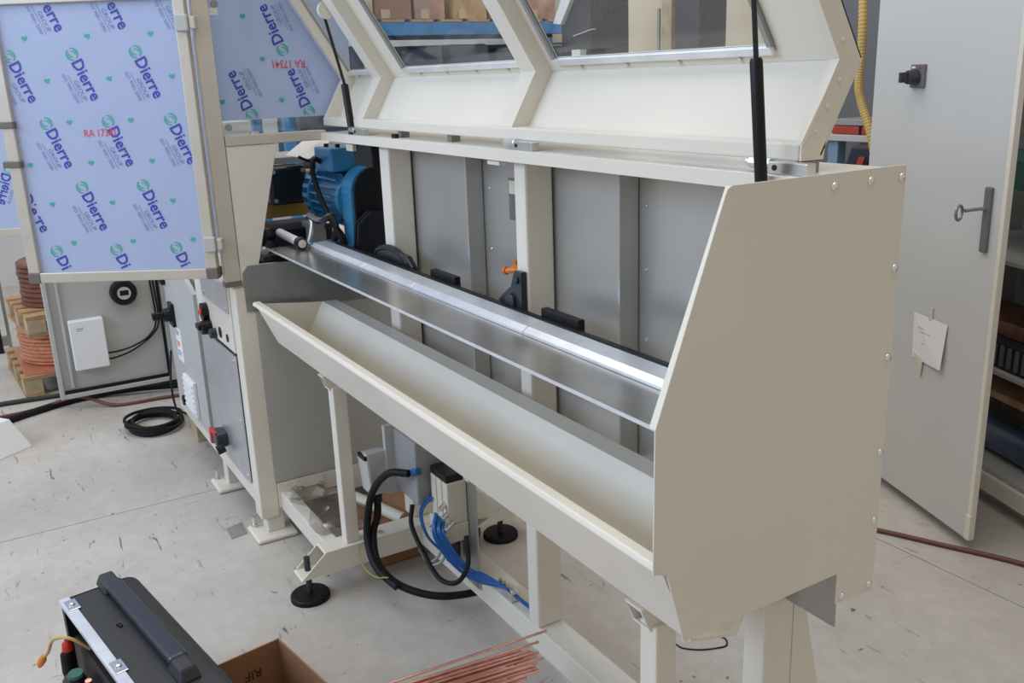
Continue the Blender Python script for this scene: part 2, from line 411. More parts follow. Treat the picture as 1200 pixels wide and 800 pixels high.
# trough
TX0, TX1 = -3.25, XE - .006
tr = MB()
tr.strip([(.845, .944), (.912, .788), (1.015, .762), (1.097, .910), (1.150, .908)], [(.850, .944), (.9165, .793), (1.011, .768), (1.094, .915), (1.150, .912)], TX0, TX1)
tr = tr.build('trough', 'trough_paint', fm, label='long cream sheet trough')
MB().prism([(.833, .940), (.838, .952), (.862, .952), (.862, .945), (.846, .936)], TX0, TX1, 'x').build('trough_lip', 'lid_paint', tr, .003)
MB().prism([(.846, .942), (1.097, .913), (1.014, .764), (.9125, .789)], TX0 - .004, TX0, 'x').build('trough_end', 'trough_paint', tr)
mb = MB(); mb.box(-3.20, -1.04, .955, .958, .7835, .7865); mb.build('seam', 'wood_pale', tr)
for k in range(7):
    x = -2.9 + random.random() * 1.0; y = .955 + random.random() * .04
    MB().box(x, x + .012 + .02 * random.random(), y, y + .004, .7855, .7885).build('copper_chip', 'copper', tr)
# legs carrying the trough and their square cross tubes
for x0 in (-2.800, -1.166):
    lg = MB().box(x0, x0 + .047, .932, .980, .18 if x0 < -2 else .10, .742).build('leg', 'paint', fm, .004)
    m_ = MB(); xa, xb = x0 - .012, x0 + .036; za, zb = .733, .783; t = .004
    o_ = [(xa, .907, za), (xb, .907, za), (xb, .907, zb), (xa, .907, zb)]; i_ = [(xa + t, .907, za + t), (xb - t, .907, za + t), (xb - t, .907, zb - t), (xa + t, .907, zb - t)]
    P = o_ + i_ + [(p[0], 1.205, p[2]) for p in o_] + [(p[0], 1.205, p[2]) for p in i_]
    F_ = []
    for k in range(4):
        n_ = (k + 1) % 4; F_ += [(k, n_, 4 + n_, 4 + k), (k, 8 + k, 8 + n_, n_), (4 + k, 4 + n_, 12 + n_, 12 + k)]
    for p in (0, 1, 2, 3): pass
    F_.append((8, 9, 10, 11)); m_.raw(P, F_)
    # slanted mouth: front edge follows the trough wall
    m_.v = [(v[0], v[1] + (.02 if (abs(v[1] - .907) < 1e-6 and v[2] < .76) else 0), v[2]) for v in m_.v]
    m_.build('cross_tube', 'paint', fm)
# base beams (square tubes)
def ybeam(x0, x1, y0, y1, z0, z1):
    m_ = MB(); t = .005; c = .093
    o_ = [(x0, y0, z0), (x1, y0, z0), (x1, y0 + c, z1), (x0, y0 + c, z1)]; s_ = c / (z1 - z0)
    i_ = [(x0 + t, y0 + t * s_, z0 + t), (x1 - t, y0 + t * s_, z0 + t), (x1 - t, y0 + c - t * s_, z1 - t), (x0 + t, y0 + c - t * s_, z1 - t)]
    P = o_ + i_ + [(p[0], y1, p[2]) for p in o_] + [(p[0], y1, p[2]) for p in i_]; F_ = []
    for k in range(4):
        n_ = (k + 1) % 4; F_ += [(k, n_, 4 + n_, 4 + k), (k, 8 + k, 8 + n_, n_), (4 + k, 4 + n_, 12 + n_, 12 + k)]
    F_.append((8, 9, 10, 11)); m_.raw(P, F_); return m_.build('base_beam', 'paint', fm)
ybeam(-2.823, -2.738, .760, 1.66, .100, .180)
ybeam(-1.190, -1.105, .760, 1.66, .100, .180)
MB().box(-2.738, -1.190, 1.205, 1.290, .100, .180).build('base_beam', 'paint', fm, .004)
MB().box(-3.305, -2.823, .872, .922, .105, .178).build('tie_beam', 'paint', fm, .003)
def disc_foot(x, y, stem=.20):
    mb = MB(); mb.tube([(x, y, 0), (x, y, .014), (x, y, .020), (x, y, .021)], [.067, .067, .062, .02], 36, True)
    f_ = mb.build('levelling_foot', 'rubber', fm, smooth=True, label='black round levelling foot')
    MB().tube([(x, y, .018), (x, y, .02), (x, y, stem)], .0105, 12).build('threaded_stem', 'machine_dark', f_)
    for a in (.6, 2.7, 4.8):
        MB().cyl((x + .048 * math.cos(a), y + .048 * math.sin(a), .019), (x + .048 * math.cos(a), y + .048 * math.sin(a), .0225), .005, n=8).build('screw', 'black', f_)  # no real fasteners: black dots painting the dark of bolt holes
disc_foot(-2.795, .80, .155); disc_foot(-2.80, 1.56, .22); disc_foot(-1.15, .80, .155); disc_foot(-1.15, 1.56, .155)
# flared end foot behind the end post
MB().prism([(1.287, .78), (1.287, .18), (1.44, .18)], -1.176, -1.120, 'x').build('gusset', 'paint', fm, .002)
MB().box(-1.16, XE - .002, 1.2600, 1.2630, .690, .80).build('drip_flap', 'galv', fm)

# ---- lid
ld_o = [(1.243, 1.553), (1.331, 1.707)]; e2 = Vector((-.53, .848)).normalized(); L2 = .60; D = .045
n1 = Vector((-.868, .496)); n2 = Vector((-e2.y, e2.x)) ; n2 = Vector((-.848, -.53))
top_o = (1.331 + e2.x * L2, 1.707 + e2.y * L2); top_i = (top_o[0] + n2.x * D, top_o[1] + n2.y * D)
in_b = (1.243 + n1.x * D, 1.553 + n1.y * D); in_c = (1.279, 1.706)
LX0, LX1 = -3.36, -1.082
def flap_pt(t, o=0.0): return (1.331 + e2.x * t + n2.x * o, 1.707 + e2.y * t + n2.y * o)
lid = MB(); T_ = .0025
lo2 = [(p[0] + .004, p[1]) for p in ld_o]
lid.prism([ld_o[0], ld_o[1], (ld_o[1][0] + .004, ld_o[1][1]), (ld_o[0][0] + .004, ld_o[0][1])], LX0, LX1, 'x')
wins = [(-3.33, -3.10), (-2.85, -2.13), (-1.965, -1.267)]
def flap_slab(x0, x1, t0, t1, o0=0.0, o1=T_):
    a, b = flap_pt(t0, o0), flap_pt(t1, o0); c, d = flap_pt(t1, o1), flap_pt(t0, o1)
    lid_mb.prism([a, b, c, d], x0, x1, 'x')
lid_mb = lid
W0, W1 = .036, .53
flap_slab(LX0, LX1, 0, W0); flap_slab(LX0, LX1, W1, L2)
xs = [LX0] + [v for w in wins for v in w] + [LX1]
for k in range(0, len(xs), 2): flap_slab(xs[k], xs[k + 1], W0, W1)
lid = lid.build('lid', 'lid_paint', fm, label='raised folded lid with windows, seen from inside')
pI = [in_b, in_c, top_i]; pO = [ld_o[0], ld_o[1], top_o]; pIe = [(1.199, 1.546), (1.199, 1.577)] + pI[1:]; pOe = [(1.252, 1.546), (1.256, 1.575)] + pO[1:]
MB().strip(pIe, pOe, LX1 - .004, LX1).build('lid_end_wall', 'paint', lid)
MB().strip(pI, pO, LX0, LX0 + .028).build('lid_end_wall', 'lid_paint', lid)
ridge = [(in_b[0] - .004, in_b[1] - .004), (in_b[0] + .006, in_b[1] + .004), (in_c[0] + .010, in_c[1]), (top_i[0] + .007, top_i[1] + .005), top_i, (in_c[0] - .003, in_c[1])]
MB().strip([ridge[0], ridge[5], ridge[4]], [ridge[1], ridge[2], ridge[3]], LX1 - .016, LX1 + .001).build('lid_rim', 'paint', lid)
for (q0, q1, f_) in ((0, 1, .12), (0, 1, .42), (0, 1, .74), (1, 2, .06), (1, 2, .30), (1, 2, .6)):
    ya = pIe[1:][q0][0] * (1 - f_) + pIe[1:][q1][0] * f_ + .022; za = pIe[1:][q0][1] * (1 - f_) + pIe[1:][q1][1] * f_
    MB().lathe_x((LX1, ya, za), [(0, .005), (.002, .0045), (.003, .002)], 8).build('rivet', 'paint', lid)
for (x0, x1) in ((-3.055, -2.985), (-2.083, -2.016)):
    MB().strip(pI, pO, x0, x1).build('lid_rib', 'lid_paint', lid)
MB().box(LX0, LX1 - .006, 1.199, 1.252, 1.545, 1.575).build('lid_flange', 'paint', lid, .004)
MB().prism([(top_i[0], top_i[1]), (top_i[0] + e2.x * .004, top_i[1] + e2.y * .004), (top_o[0] + e2.x * .004, top_o[1] + e2.y * .004), top_o], LX0, LX1, 'x').build('lid_top_flange', 'paint', lid)
for (x0, x1) in wins:
    a, b = flap_pt(W0 - .01, .003), flap_pt(W1 + .01, .003); c, d = flap_pt(W1 + .01, .006), flap_pt(W0 - .01, .006)
    MB().prism([a, b, c, d], x0 - .012, x1 + .012, 'x').build('window_pane', 'glass', lid, label='clear window pane')
    a, b = flap_pt(W0 - .015, .006), flap_pt(W0 + .001, .006); c, d = flap_pt(W0 + .001, .016), flap_pt(W0 - .015, .016)
    MB().prism([a, b, c, d], x0 - .01, x1 + .01, 'x').build('glazing_strip', 'bright_alu', lid, .002)
    for xx in (x0 - .012, x1):
        a, b = flap_pt(W0, .006), flap_pt(W1, .006); c, d = flap_pt(W1, .014), flap_pt(W0, .014)
        MB().prism([a, b, c, d], xx, xx + .012, 'x').build('glazing_gasket', 'grey_plastic', lid)
    nb = 2 if x1 - x0 < .3 else 4
    for k in range(nb):
        p = flap_pt(W0 - .026, 0.0025); xx = x0 + (x1 - x0) * (k + .5) / nb; q = flap_pt(W0 - .026, .008)
        MB().cyl((xx, p[0], p[1]), (xx, q[0], q[1]), .005, n=8).build('screw', 'zinc', lid)
# hinges
for x in (-3.03, -1.985, -1.150):
    h = MB(); h.cyl((x - .035, 1.188, 1.540), (x + .015, 1.188, 1.540), .010, n=12); h.box(x + .015, x + .10, 1.178, 1.200, 1.524, 1.545); h.cyl((x - .045, 1.188, 1.540), (x - .035, 1.188, 1.540), .006, n=10)
    h = h.build('hinge', 'zinc', fm, .002)
    MB().cyl((x + .03, 1.1765, 1.535), (x + .03, 1.178, 1.535), .005, n=8).build('hinge_pin', 'black', h)
for x in (-1.095, -2.38, -2.72): MB().box(x - .012, x + .012, 1.215, 1.245, 1.524, 1.545).build('bump_stop', 'dark_galv', fm, .002)
MB().box(-2.72, -2.69, 1.186, 1.2, 1.524, 1.537).build('latch', 'black', fm, .002)
MB().box(-2.10, -2.04, 1.178, 1.20, 1.482, 1.492).build('bracket', 'paint', fm)
# gas struts
def strut(p0, pm, p1, r):
    g_ = MB(); g_.tube([p0, Vector(p0).lerp(Vector(pm), .02), Vector(p0).lerp(Vector(pm), .985), pm], [r * .6, r, r, r * .8], 16)
    g_ = g_.build('gas_strut', 'black', fm, smooth=True, label='black gas strut')
    MB().cyl(pm, p1, r * .42, n=12).build('piston_rod', 'black_gloss', g_, smooth=True)
    v = (Vector(p1) - Vector(pm)).normalized()
    e = MB(); e.tube([Vector(p1) - v * .02, Vector(p1) - v * .01, Vector(p1) + v * .012, Vector(p1) + v * .02], [r * .5, r * .95, r * .95, r * .5], 12); e.build('ball_socket', 'black', g_, smooth=True)
    return g_
strut((-1.118, 1.165, 1.35), (-1.118, 1.125, 1.712), (-1.118, 1.088, 2.06), .0105)
MB().cyl((-1.13, 1.08, 2.062), (-1.10, 1.075, 2.065), .012, n=12).build('strut_stud', 'zinc', fm)
strut((-3.055, 1.195, 1.462), (-3.085, 1.188, 1.690), (-3.075, 1.130, 1.920), .0125)
st = MB(); st.cyl((-3.075, 1.137, 1.925), (-3.058, 1.137, 1.925), .028, n=18); st.build('strut_plate', 'paint', fm, smooth=True)
MB().box(-3.06, -2.90, 1.19, 1.235, 1.42, 1.494).build('strut_bracket', 'black', fm, .003)
MB().box(-3.09, -3.03, 1.176, 1.20, 1.468, 1.492).build('terminal', 'cream_plastic', fm, .002)

# ---- electrics and pneumatics under the trough
cb = MB(); cb.box(-2.66, -2.49, 1.09, 1.20, .385, .60); cb = cb.build('control_box', 'grey_plastic', fm, .006, label='grey junction box under the trough')
MB().box(-2.675, -2.655, 1.06, 1.202, .37, .612).build('mounting_plate', 'light_grey_plastic', cb, .002)
co = MB().hexa([(-2.74, 1.00, .375), (-2.66, 1.00, .375), (-2.66, 1.07, .375), (-2.74, 1.07, .375), (-2.745, .99, .51), (-2.66, .99, .53), (-2.66, 1.075, .53), (-2.745, 1.075, .51)]).build('connector_hood', 'light_grey_plastic', fm, .008, label='grey connector plug')
MB().box(-2.72, -2.66, .985, .995, .505, .52).build('locking_lever', 'black', co, .002)
MB().cyl((-2.70, 1.035, .375), (-2.70, 1.035, .335), .019, .016, 12).build('cable_gland', 'black', co)
MB().box(-2.52, -2.30, 1.198, 1.203, .14, .50).build('valve_plate', 'galv', fm)
vb = MB()
for k in range(3): vb.box(-2.47 + k * .040, -2.435 + k * .040, 1.13, 1.197, .36 - .02 * (k % 2), .50)
vb.box(-2.475, -2.35, 1.12, 1.197, .30, .36)
vb = vb.build('valve_block', 'cream_plastic', fm, .003, label='cream pneumatic valve block')
MB().box(-2.50, -2.33, 1.19, 1.205, .50, .76).build('hanger_bracket', 'paint', fm, .002)
MB().box(-2.47, -2.36, 1.13, 1.197, .50, .525).build('valve_cap', 'black', vb, .003)
MB().cyl((-2.41, 1.165, .30), (-2.41, 1.165, .21), .028, .024, 14).build('filter_bowl', 'machine_dark', vb, smooth=True)
for (x, z) in ((-2.37, .40), (-2.38, .43), (-2.35, .37), (-2.46, .33)):
    MB().cyl((x, 1.14, z), (x + .02, 1.105, z - .01), .008, n=10).build('push_fitting', 'zinc', vb, smooth=True)
MB().prism([(1.205, .50), (1.205, .33), (1.36, .30)], -2.42, -2.415, 'x').build('bracket_plate', 'paint', fm)
MB().hexa([(-2.58, 1.21, .322), (-2.36, 1.21, .312), (-2.47, 1.40, .312), (-2.64, 1.34, .330), (-2.58, 1.21, .325), (-2.36, 1.21, .315), (-2.47, 1.40, .315), (-2.64, 1.34, .333)]).build('deflector', 'galv', fm)
def hose(name, pts, r, m, label=None, k=7, n=8, parent=fm): return MB().tube(smoothpath(pts, k), r, n).build(name, m, parent, smooth=True, label=label)
for k in range(7):
    o = k * .0085 - .026; w = .006 * math.sin(k * 2.1)
    hose('air_hose', [(-2.375 + o * .5, 1.110 + o * .3, .400 - .004 * k), (-2.345 + o * .4, 1.088 + o * .5, .355 + w), (-2.315 + o * .4, 1.105 + o * .6, .295 + w), (-2.285 + o * .4, 1.140 + o * .6, .240 - w), (-2.245 + o * .3, 1.175 + o * .5, .208 + .003 * k), (-2.190 + .010 * k, 1.208 - abs(o) * .1, .205 + .003 * k)], .0044, 'hose_blue', 'blue air hose')
for k in range(2): hose('air_hose', [(-2.47 + k * .012, 1.125, .42), (-2.50 + k * .012, 1.10, .36), (-2.49 + k * .012, 1.11, .28), (-2.46 + k * .01, 1.14, .23)], .004, 'hose_blue')
hose('air_hose', [(-2.12, 1.225, .20), (-2.07, 1.235, .19), (-2.02, 1.245, .187)], .006, 'hose_blue')
mf = MB(); mf.box(-2.20, -2.12, 1.207, 1.240, .181, .212); mf = mf.build('hose_manifold', 'zinc', fm, .003)
for k in range(4): MB().cyl((-2.19 + k * .022, 1.222, .21), (-2.19 + k * .022, 1.212, .228), .007, n=8).build('push_fitting', 'zinc', mf, smooth=True)
hose('power_cable', [(-2.70, 1.035, .345), (-2.70, 1.03, .28), (-2.70, 1.01, .22), (-2.63, .99, .155), (-2.53, 1.01, .115), (-2.44, 1.09, .088), (-2.40, 1.20, .075), (-2.42, 1.36, .05)], .0125, 'rubber', 'black power cable', n=10)
hose('power_cable', [(-2.50, 1.07, .50), (-2.57, 1.03, .485), (-2.66, 1.01, .40), (-2.705, 1.0, .30), (-2.685, .982, .205), (-2.60, .975, .148), (-2.50, 1.00, .118)], .0125, 'rubber', n=10)
hose('cable', [(-2.56, 1.10, .36), (-2.53, 1.08, .30), (-2.44, 1.08, .235), (-2.34, 1.08, .20), (-2.26, 1.10, .22), (-2.24, 1.13, .28), (-2.30, 1.16, .34)], .008, 'rubber')
for k in range(2): hose('cable', [(-2.38 + .03 * k, 1.12, .30), (-2.385 + .03 * k, 1.10, .25), (-2.43 + .02 * k, 1.085, .215), (-2.49 + .02 * k, 1.085, .235)], .005, 'grey_plastic')
hose('earth_wire', [(-2.73, .98, .185), (-2.73, .965, .16), (-2.69, .96, .12), (-2.60, .965, .12), (-2.52, .98, .15)], .0022, 'earth')
MB().cyl((-2.50, 1.085, .50), (-2.47, 1.09, .512), .012, n=10).build('cable_gland', 'hose_blue', fm)
MB().cyl((-2.765, 1.06, .18), (-2.765, 1.06, .186), .010, n=10).build('plug', 'zinc', fm)

# ================================================================== MACHINE CABINET (drive unit)
mc = thing('drive_cabinet', 'cream machine cabinet with metal covers, control knobs and film covered guard doors', 'machine cabinet', (-4.0, 1.2, 0))
CX0, CX1, CY0, CY1 = -4.72, -3.30, .79, 1.75
body = MB(); body.box(CX0 + .01, CX1 - .012, CY0 + .025, CY1, .20, 1.00); body.build('cabinet_body', 'paint', mc)
# frame
def bar(x0, x1, y0, y1, z0, z1, name='frame_bar', m='paint', par=mc, b=.005): return MB().box(x0, x1, y0, y1, z0, z1).build(name, m, par, b)
bar(-3.384, -3.304, CY0, .862, .08, 1.0, 'corner_post')
bar(-3.384, -3.304, 1.67, CY1, .08, 1.0, 'corner_post')
bar(CX0, -3.384, CY0, .86, .13, .205); bar(-3.37, -3.304, .862, 1.67, .11, .215)
bar(CX0, CX0 + .07, CY0, .86, .205, 1.0, 'corner_post')
def foot(x, y, z1=.14, bar_=True):
    if bar_: bar(x - .035, x + .035, y, y + .07, .018, z1, 'foot_leg')
    mb = MB(); mb.box(x - .075, x + .085, y - .055, y + .105, 0, .019)
    f_ = mb.build('foot_plate', 'paint', mc, .012, seg=3)
    MB().cyl((x - .05, y - .03, .019), (x - .05, y - .03, .062), .0075, n=10).build('bolt', 'zinc', f_)
    MB().cyl((x - .05, y - .03, .019), (x - .05, y - .03, .030), .0125, n=6).build('nut', 'zinc', f_)
foot(-3.345, CY0 + .02, .12); foot(-3.90, CY0 + .01); foot(-3.345, 1.66, .12); foot(-4.62, 1.62)
# cover plates on the front (normal -y)
def plate(poly, y0, y1, m, name, par=mc, b=.001): return MB().prism(poly, y0, y1, 'y').build(name, m, par, b, seg=1)
cd = plate([(-4.60, .215), (-3.950, .215), (-3.950, .86), (-4.08, .905), (-4.60, .905)], .770, .789, 'cab_grey', 'cabinet_door')
bar(-3.95, -3.384, .785, .86, .735, 1.0, 'control_panel', 'paint', b=.002)
pc = plate([(-3.93, .205), (-3.390, .205), (-3.390, .722), (-3.93, .722)], .781, .789, 'alu', 'cover_plate')
pu = plate([(-3.80, .885), (-3.40, .885), (-3.40, .99), (-3.82, .99)], .779, .785, 'alu', 'cover_plate')
for (x, z) in ((-3.41, .70), (-3.41, .46), (-3.41, .23), (-3.90, .70), (-3.90, .46)): MB().cyl((x, .781, z), (x, .777, z), .006, n=8).build('screw', 'zinc', pc)
for (x, z) in ((-3.43, .90), (-3.76, .905)): MB().cyl((x, .779, z), (x, .775, z), .006, n=8).build('screw', 'zinc', pu)
sw = MB(); sw.box(-4.50, -4.41, .755, .77, .62, .73); sw.cyl((-4.455, .755, .675), (-4.455, .725, .675), .035, .03, 14); sw.box(-4.47, -4.44, .675, .725, .66, .69); sw.build('main_switch', 'black', cd, .002)
MB().box(-4.60, -4.545, .75, .77, .80, .87).build('door_lock', 'black', cd, .004)
st_ = MB().box(-4.45, -4.33, .7682, .7698, .46, .62).build('warning_label', 'paper', cd, label='white label sheet')
for k, (z, w) in enumerate(((.60, .08), (.585, .06), (.545, .07), (.53, .05), (.50, .08), (.485, .06))):
    MB().box(-4.44, -4.44 + w, .7674, .7681, z, z + .008).build('label_line', 'ink_red' if k in (2, 3) else 'ink_grey', st_)
vt = MB().box(-4.33, -4.13, .752, .770, .25, .42).build('vent_box', 'white_plastic', cd, .004)
for k in range(6): MB().box(-4.325, -4.135, .747, .752, .268 + k * .025, .280 + k * .025).build('vent_slat', 'white_plastic', vt)
MB().cyl((-4.46, .770, .245), (-4.46, .760, .245), .025, n=14).build('grommet_or_painted_slot', 'black', cd)
cl = MB(); cl.cyl((-3.78, .785, .82), (-3.78, .762, .82), .038, n=16); cl = cl.build('emergency_stop', 'black', mc, smooth=True)
MB().tube([(-3.765, .762, .825), (-3.765, .755, .825), (-3.765, .750, .825)], [.012, .016, .010], 16).build('button_head', 'red', cl, smooth=True)
sl = MB(); sl.cyl((-3.74, .785, .765), (-3.74, .745, .765), .032, .028, 14); sl.box(-3.80, -3.74, .735, .750, .755, .775); sl.build('selector_switch', 'black', mc, .002)
MB().cyl((-3.665, .785, .755), (-3.665, .76, .755), .022, .02, 12).build('selector_switch', 'machine_dark', mc)
for x, z, r in ((-3.585, .775, .022), (-3.475, .776, .016)): MB().cyl((x, .785, z), (x, .782, z), r, n=16).build('painted_button_hole', 'black', mc)  # flat black discs painting the dark of open button holes
tm = MB().box(-3.775, -3.675, .735, .781, .265, .325).build('power_socket', 'case_blue', mc, .008, label='red and blue plug socket')
MB().box(-3.785, -3.755, .730, .745, .262, .328).build('socket_rim', 'red', tm, .004); MB().box(-3.755, -3.690, .730, .745, .318, .332).build('socket_rim', 'red', tm, .004); MB().cyl((-3.665, .76, .27), (-3.665, .73, .262), .020, n=10).build('socket_collar', 'black', tm)
# side (normal +x)
sp_ = MB().box(-3.312, -3.3035, .855, 1.66, .222, .915).build('side_cover', 'grey_paint', mc, .001, seg=1)
MB().cyl((-3.3035, .885, .875), (-3.3025, .885, .875), .008, n=12).build('plug', 'grey_paint', sp_)
MB().prism([(.825, .905), (1.60, .875), (1.60, 1.05), (.90, 1.075), (.845, 1.075), (.825, 1.05)], -3.312, -3.300, 'x').build('side_plate', 'dark_galv', mc, .001, seg=1)
MB().box(-3.3035, -3.296, .885, .935, .888, .900).build('grommet_or_painted_slot', 'rubber', sp_)  # no fitted part: black block painting the dark inside a cable slot
cp = MB().box(-3.304, -3.300, .93, 1.05, .125, .215).build('bolt_plate', 'paint', mc)
for y in (.95, 1.03): MB().tube([(-3.300, y, .175), (-3.294, y, .175), (-3.293, y, .175), (-3.278, y, .175)], [.013, .013, .007, .007], 8).build('bolt', 'zinc', cp)
# guard enclosure: posts, gusset, bars
MB().box(-3.335, -3.300, .762, .818, 1.02, 2.25).build('guard_post', 'alu_frame', mc, .003)
MB().box(-3.337, -3.298, .760, .820, 1.005, 1.025).build('post_cap', 'corner_cap', mc)
bar(-3.384, -3.304, .79, .862, 1.0, 1.075, 'post_block', 'alu_frame', b=.002)
MB().prism([(.820, 1.495), (1.000, 1.495), (.872, 1.013), (.82, 1.013)], -3.325, -3.303, 'x').build('gusset_panel', 'gusset_paint', mc, .001, seg=1)
MB().box(-3.345, -3.300, .820, 1.185, 1.497, 1.532).build('guard_bar', 'alu_frame', mc, .003)
MB().box(-3.345, -3.300, .818, 1.185, 2.20, 2.25).build('guard_bar', 'alu_frame', mc, .003)
MB().cyl((-3.32, .93, 1.532), (-3.32, .93, 1.540), .016, n=12).build('bar_clip', 'zinc', mc)
for z in (1.56, 1.96, 1.985): MB().cyl((-3.300, .835, z), (-3.288, .835, z), .012, n=10).build('pane_clamp', 'dark_galv', mc)
# side pane with film, print upside down
PM2 = frame3((-3.378, 0, 0), (0, 1, 0), (0, 0, 1))
gp = MB().box(-3.386, -3.3805, .80, 1.33, 1.535, 2.20).build('guard_pane', 'glass', mc, label='clear guard pane partly covered by film')
MB().box(-3.3804, -3.3785, .802, 1.328, 1.580, 2.198).build('film_sheet', 'film', gp)
LG2 = [(1.082, 1.816), (.947, 1.597), (1.159, 1.598), (1.00, 2.03)]
DT2 = [(.949, 1.928), (1.002, 1.785), (1.057, 1.642), (.845, 1.645), (.895, 2.06), (1.16, 1.92), (.795, 1.785)]
marks(gp, PM2, LG2, DT2, 112, .805, 1.32, 1.582, 2.19, (1.155, 1.778, .118, 180))
MB().box(-3.377, -3.3765, .835, .865, 1.93, 1.955).build('sticker', 'paper', gp)
# front pane behind the door
PM3 = frame3((-3.34, .80, 0), (-1, 0, 0), (0, 0, 1))
fp = MB().box(-4.60, -3.34, .796, .802, 1.10, 2.20).build('guard_pane', 'film', mc)
bar(-4.66, -4.60, .775, .82, 1.0, 2.25, 'guard_post', 'alu_frame'); bar(-4.60, -3.335, .775, .82, 2.20, 2.25, 'guard_bar', 'alu_frame')
# hinged guard door swung open
K = 1.0315
hx, hy = -3.30, .746; dd = Vector((-.546, -.838, 0)).normalized()
PMD = frame3((hx, hy, 0), -dd, (0, 0, 1))           # u runs from the free edge to the hinge (u <= 0), normal to the viewer
def zz(z): return 1.7 + (z - 1.7) * K
gd = MB(PMD); gd.box(-.672, -.015, zz(1.095), zz(1.985), -.004, 0.0)
gd = gd.build('guard_door', 'film', mc, label='open guard door, clear pane under blue protective film')
def dbar(u0, u1, v0, v1, name='door_frame', m='alu_frame', w0=-.016, w1=.016, b=.003):
    mb = MB(PMD); mb.box(u0, u1, v0, v1, w0, w1); return mb.build(name, m, gd, b)
zb, zt = zz(1.066), zz(2.0)
dbar(-.683, -.642, zb + .036, zt - .03); dbar(-.040, -.002, zb + .036, zt - .03)
dbar(-.645, -.040, zb, zb + .036); dbar(-.645, -.040, zt - .03, zt)
for (u0, u1) in ((-.685, -.642), (-.043, 0)):
    dbar(u0, u1, zb - .002, zb + .037, 'frame_corner', 'corner_cap', -.018, .018); dbar(u0, u1, zt - .032, zt + .002, 'frame_corner', 'corner_cap', -.018, .018)
for z in (1.598, 1.47): dbar(-.70, -.638, zz(z) - .01, zz(z) + .012, 'frame_clip', 'corner_cap', -.02, .022)
for z in (1.895, 1.185):
    dbar(-.035, .008, zz(z) - .026, zz(z) + .026, 'hinge', 'light_grey_plastic', .012, .032, .004)
    dbar(.008, .030, zz(z) - .02, zz(z) + .02, 'hinge', 'alu_frame', -.006, .024, .004)
lgs = []
for r_, (zr, s0) in enumerate(((2.03, .272), (1.813, .189), (1.598, .104), (1.386, .018), (1.172, .143))):
    for k in range(-1, 5): lgs.append((-(s0 + .209 * k) * K, zz(zr)))
dts = []
for k in range(-1, 7):
    for j in range(-2, 6): dts.append((-(.128 - .0515 * k + .2075 * j) * K, zz(1.868 - .1335 * k)))
marks(gd, PMD, lgs, dts, -68, -.640, -.042, zb + .038, zt - .032, (-.395 * K, zz(1.552), .108, 0))
# second open guard door beyond, seen from its back
PMF = frame3((-4.62, .17, 0), (.35, .93, 0), (0, 0, 1))
g2 = MB(PMF); g2.box(-.55, .075, 1.125, 2.05, -.003, .003); g2 = g2.build('guard_door', 'film', mc, label='second guard door with film, seen from behind')
for (a, b, c, d) in ((-.58, .09, 1.095, 1.13), (-.58, .09, 2.04, 2.07), (-.58, -.545, 1.13, 2.04), (.06, .09, 1.13, 2.04)):
    mb = MB(PMF); mb.box(a, b, c, d, -.014, .014); mb.build('door_frame', 'alu_frame', g2, .003)
PMB = PMF @ Matrix.Translation((.03, 0, .003)) @ Matrix.Diagonal((-1, 1, 1, 1))
for (u, v) in ((.012, 1.385), (.227, 1.385), (.117, 1.60)):
    mb = MB(PMF @ Matrix.Translation((.035 - u + .02, v, .0045)) @ Matrix.Diagonal((-1, 1, 1, 1)) @ Matrix.Rotation(math.radians(-68), 4, 'Z'))
    mb.cur = 0; add_text(mb, 'Dierre', .024, -.013, .136, .019, 1.12); mb.cur = 1
    arc_strip(mb, 0, .004, .019, .0055, 25, 200); arc_strip(mb, 0, .004, .019, .0055, 205, 380); mb.cur = 2; add_text(mb, 'GROUP', .085, -.036, .064)
    mb.build('printed_logo', ['ink_blue', 'ink_green', 'ink_grey'], g2)

# ---- drive: blue motor with belt guard
mo = MB(); mx = -3.42
mo.lathe_x((0, 1.30, 1.27), [(-3.68, .07), (-3.66, .105), (-3.632, .117), (-3.630, .104), (-3.572, .104), (-3.570, .118), (-3.56, .118)], 28)
mo.cyl((-3.56, 1.30, 1.27), (-3.30, 1.30, 1.27), .095, n=28)
mo = mo.build('drive_motor', 'motor_blue', mc, smooth=True, label='blue finned electric motor')
for k in range(22):
    a = 2 * math.pi * k / 22
    M = Matrix.Translation((0, 1.30, 1.27)) @ Matrix.Rotation(a, 4, 'X')
    mb = MB(M); mb.box(-3.55, -3.33, -.003, .003, .092, .116); mb.build('cooling_fin', 'motor_blue', mo)
MB().box(-3.50, -3.32, 1.20, 1.34, 1.375, 1.462).build('terminal_box', 'motor_blue', mo, .008)
mb = MB(); mb.cyl((-3.44, 1.23, 1.462), (-3.44, 1.23, 1.474), .009, n=10); mb.cyl((-3.37, 1.25, 1.462), (-3.37, 1.25, 1.474), .009, n=10); mb.build('box_screw', 'black', mo)
for k in range(20):
    M = Matrix.Translation((0, 1.30, 1.27)) @ Matrix.Rotation(2 * math.pi * k / 20, 4, 'X')
    mb = MB(M); mb.box(-3.632, -3.570, -.008, .008, .102, .1185); mb.build('grille_bar', 'motor_blue', mo)
MB().box(-3.42, -3.215, 1.10, 1.225, 1.01, 1.115).build('motor_foot', 'motor_blue', mo, .01)
def obround(y, zc0, zc1, r, n=14):
    P = [(y + r * math.cos(math.pi * k / n), zc1 + r * math.sin(math.pi * k / n)) for k in range(n + 1)]
    return P + [(y - r, zc0), (y + r, zc0)]
MB().prism(obround(1.315, 1.03, 1.305, .094), -3.30, -3.205, 'x').build('gear_housing', 'motor_blue', mo, .004)
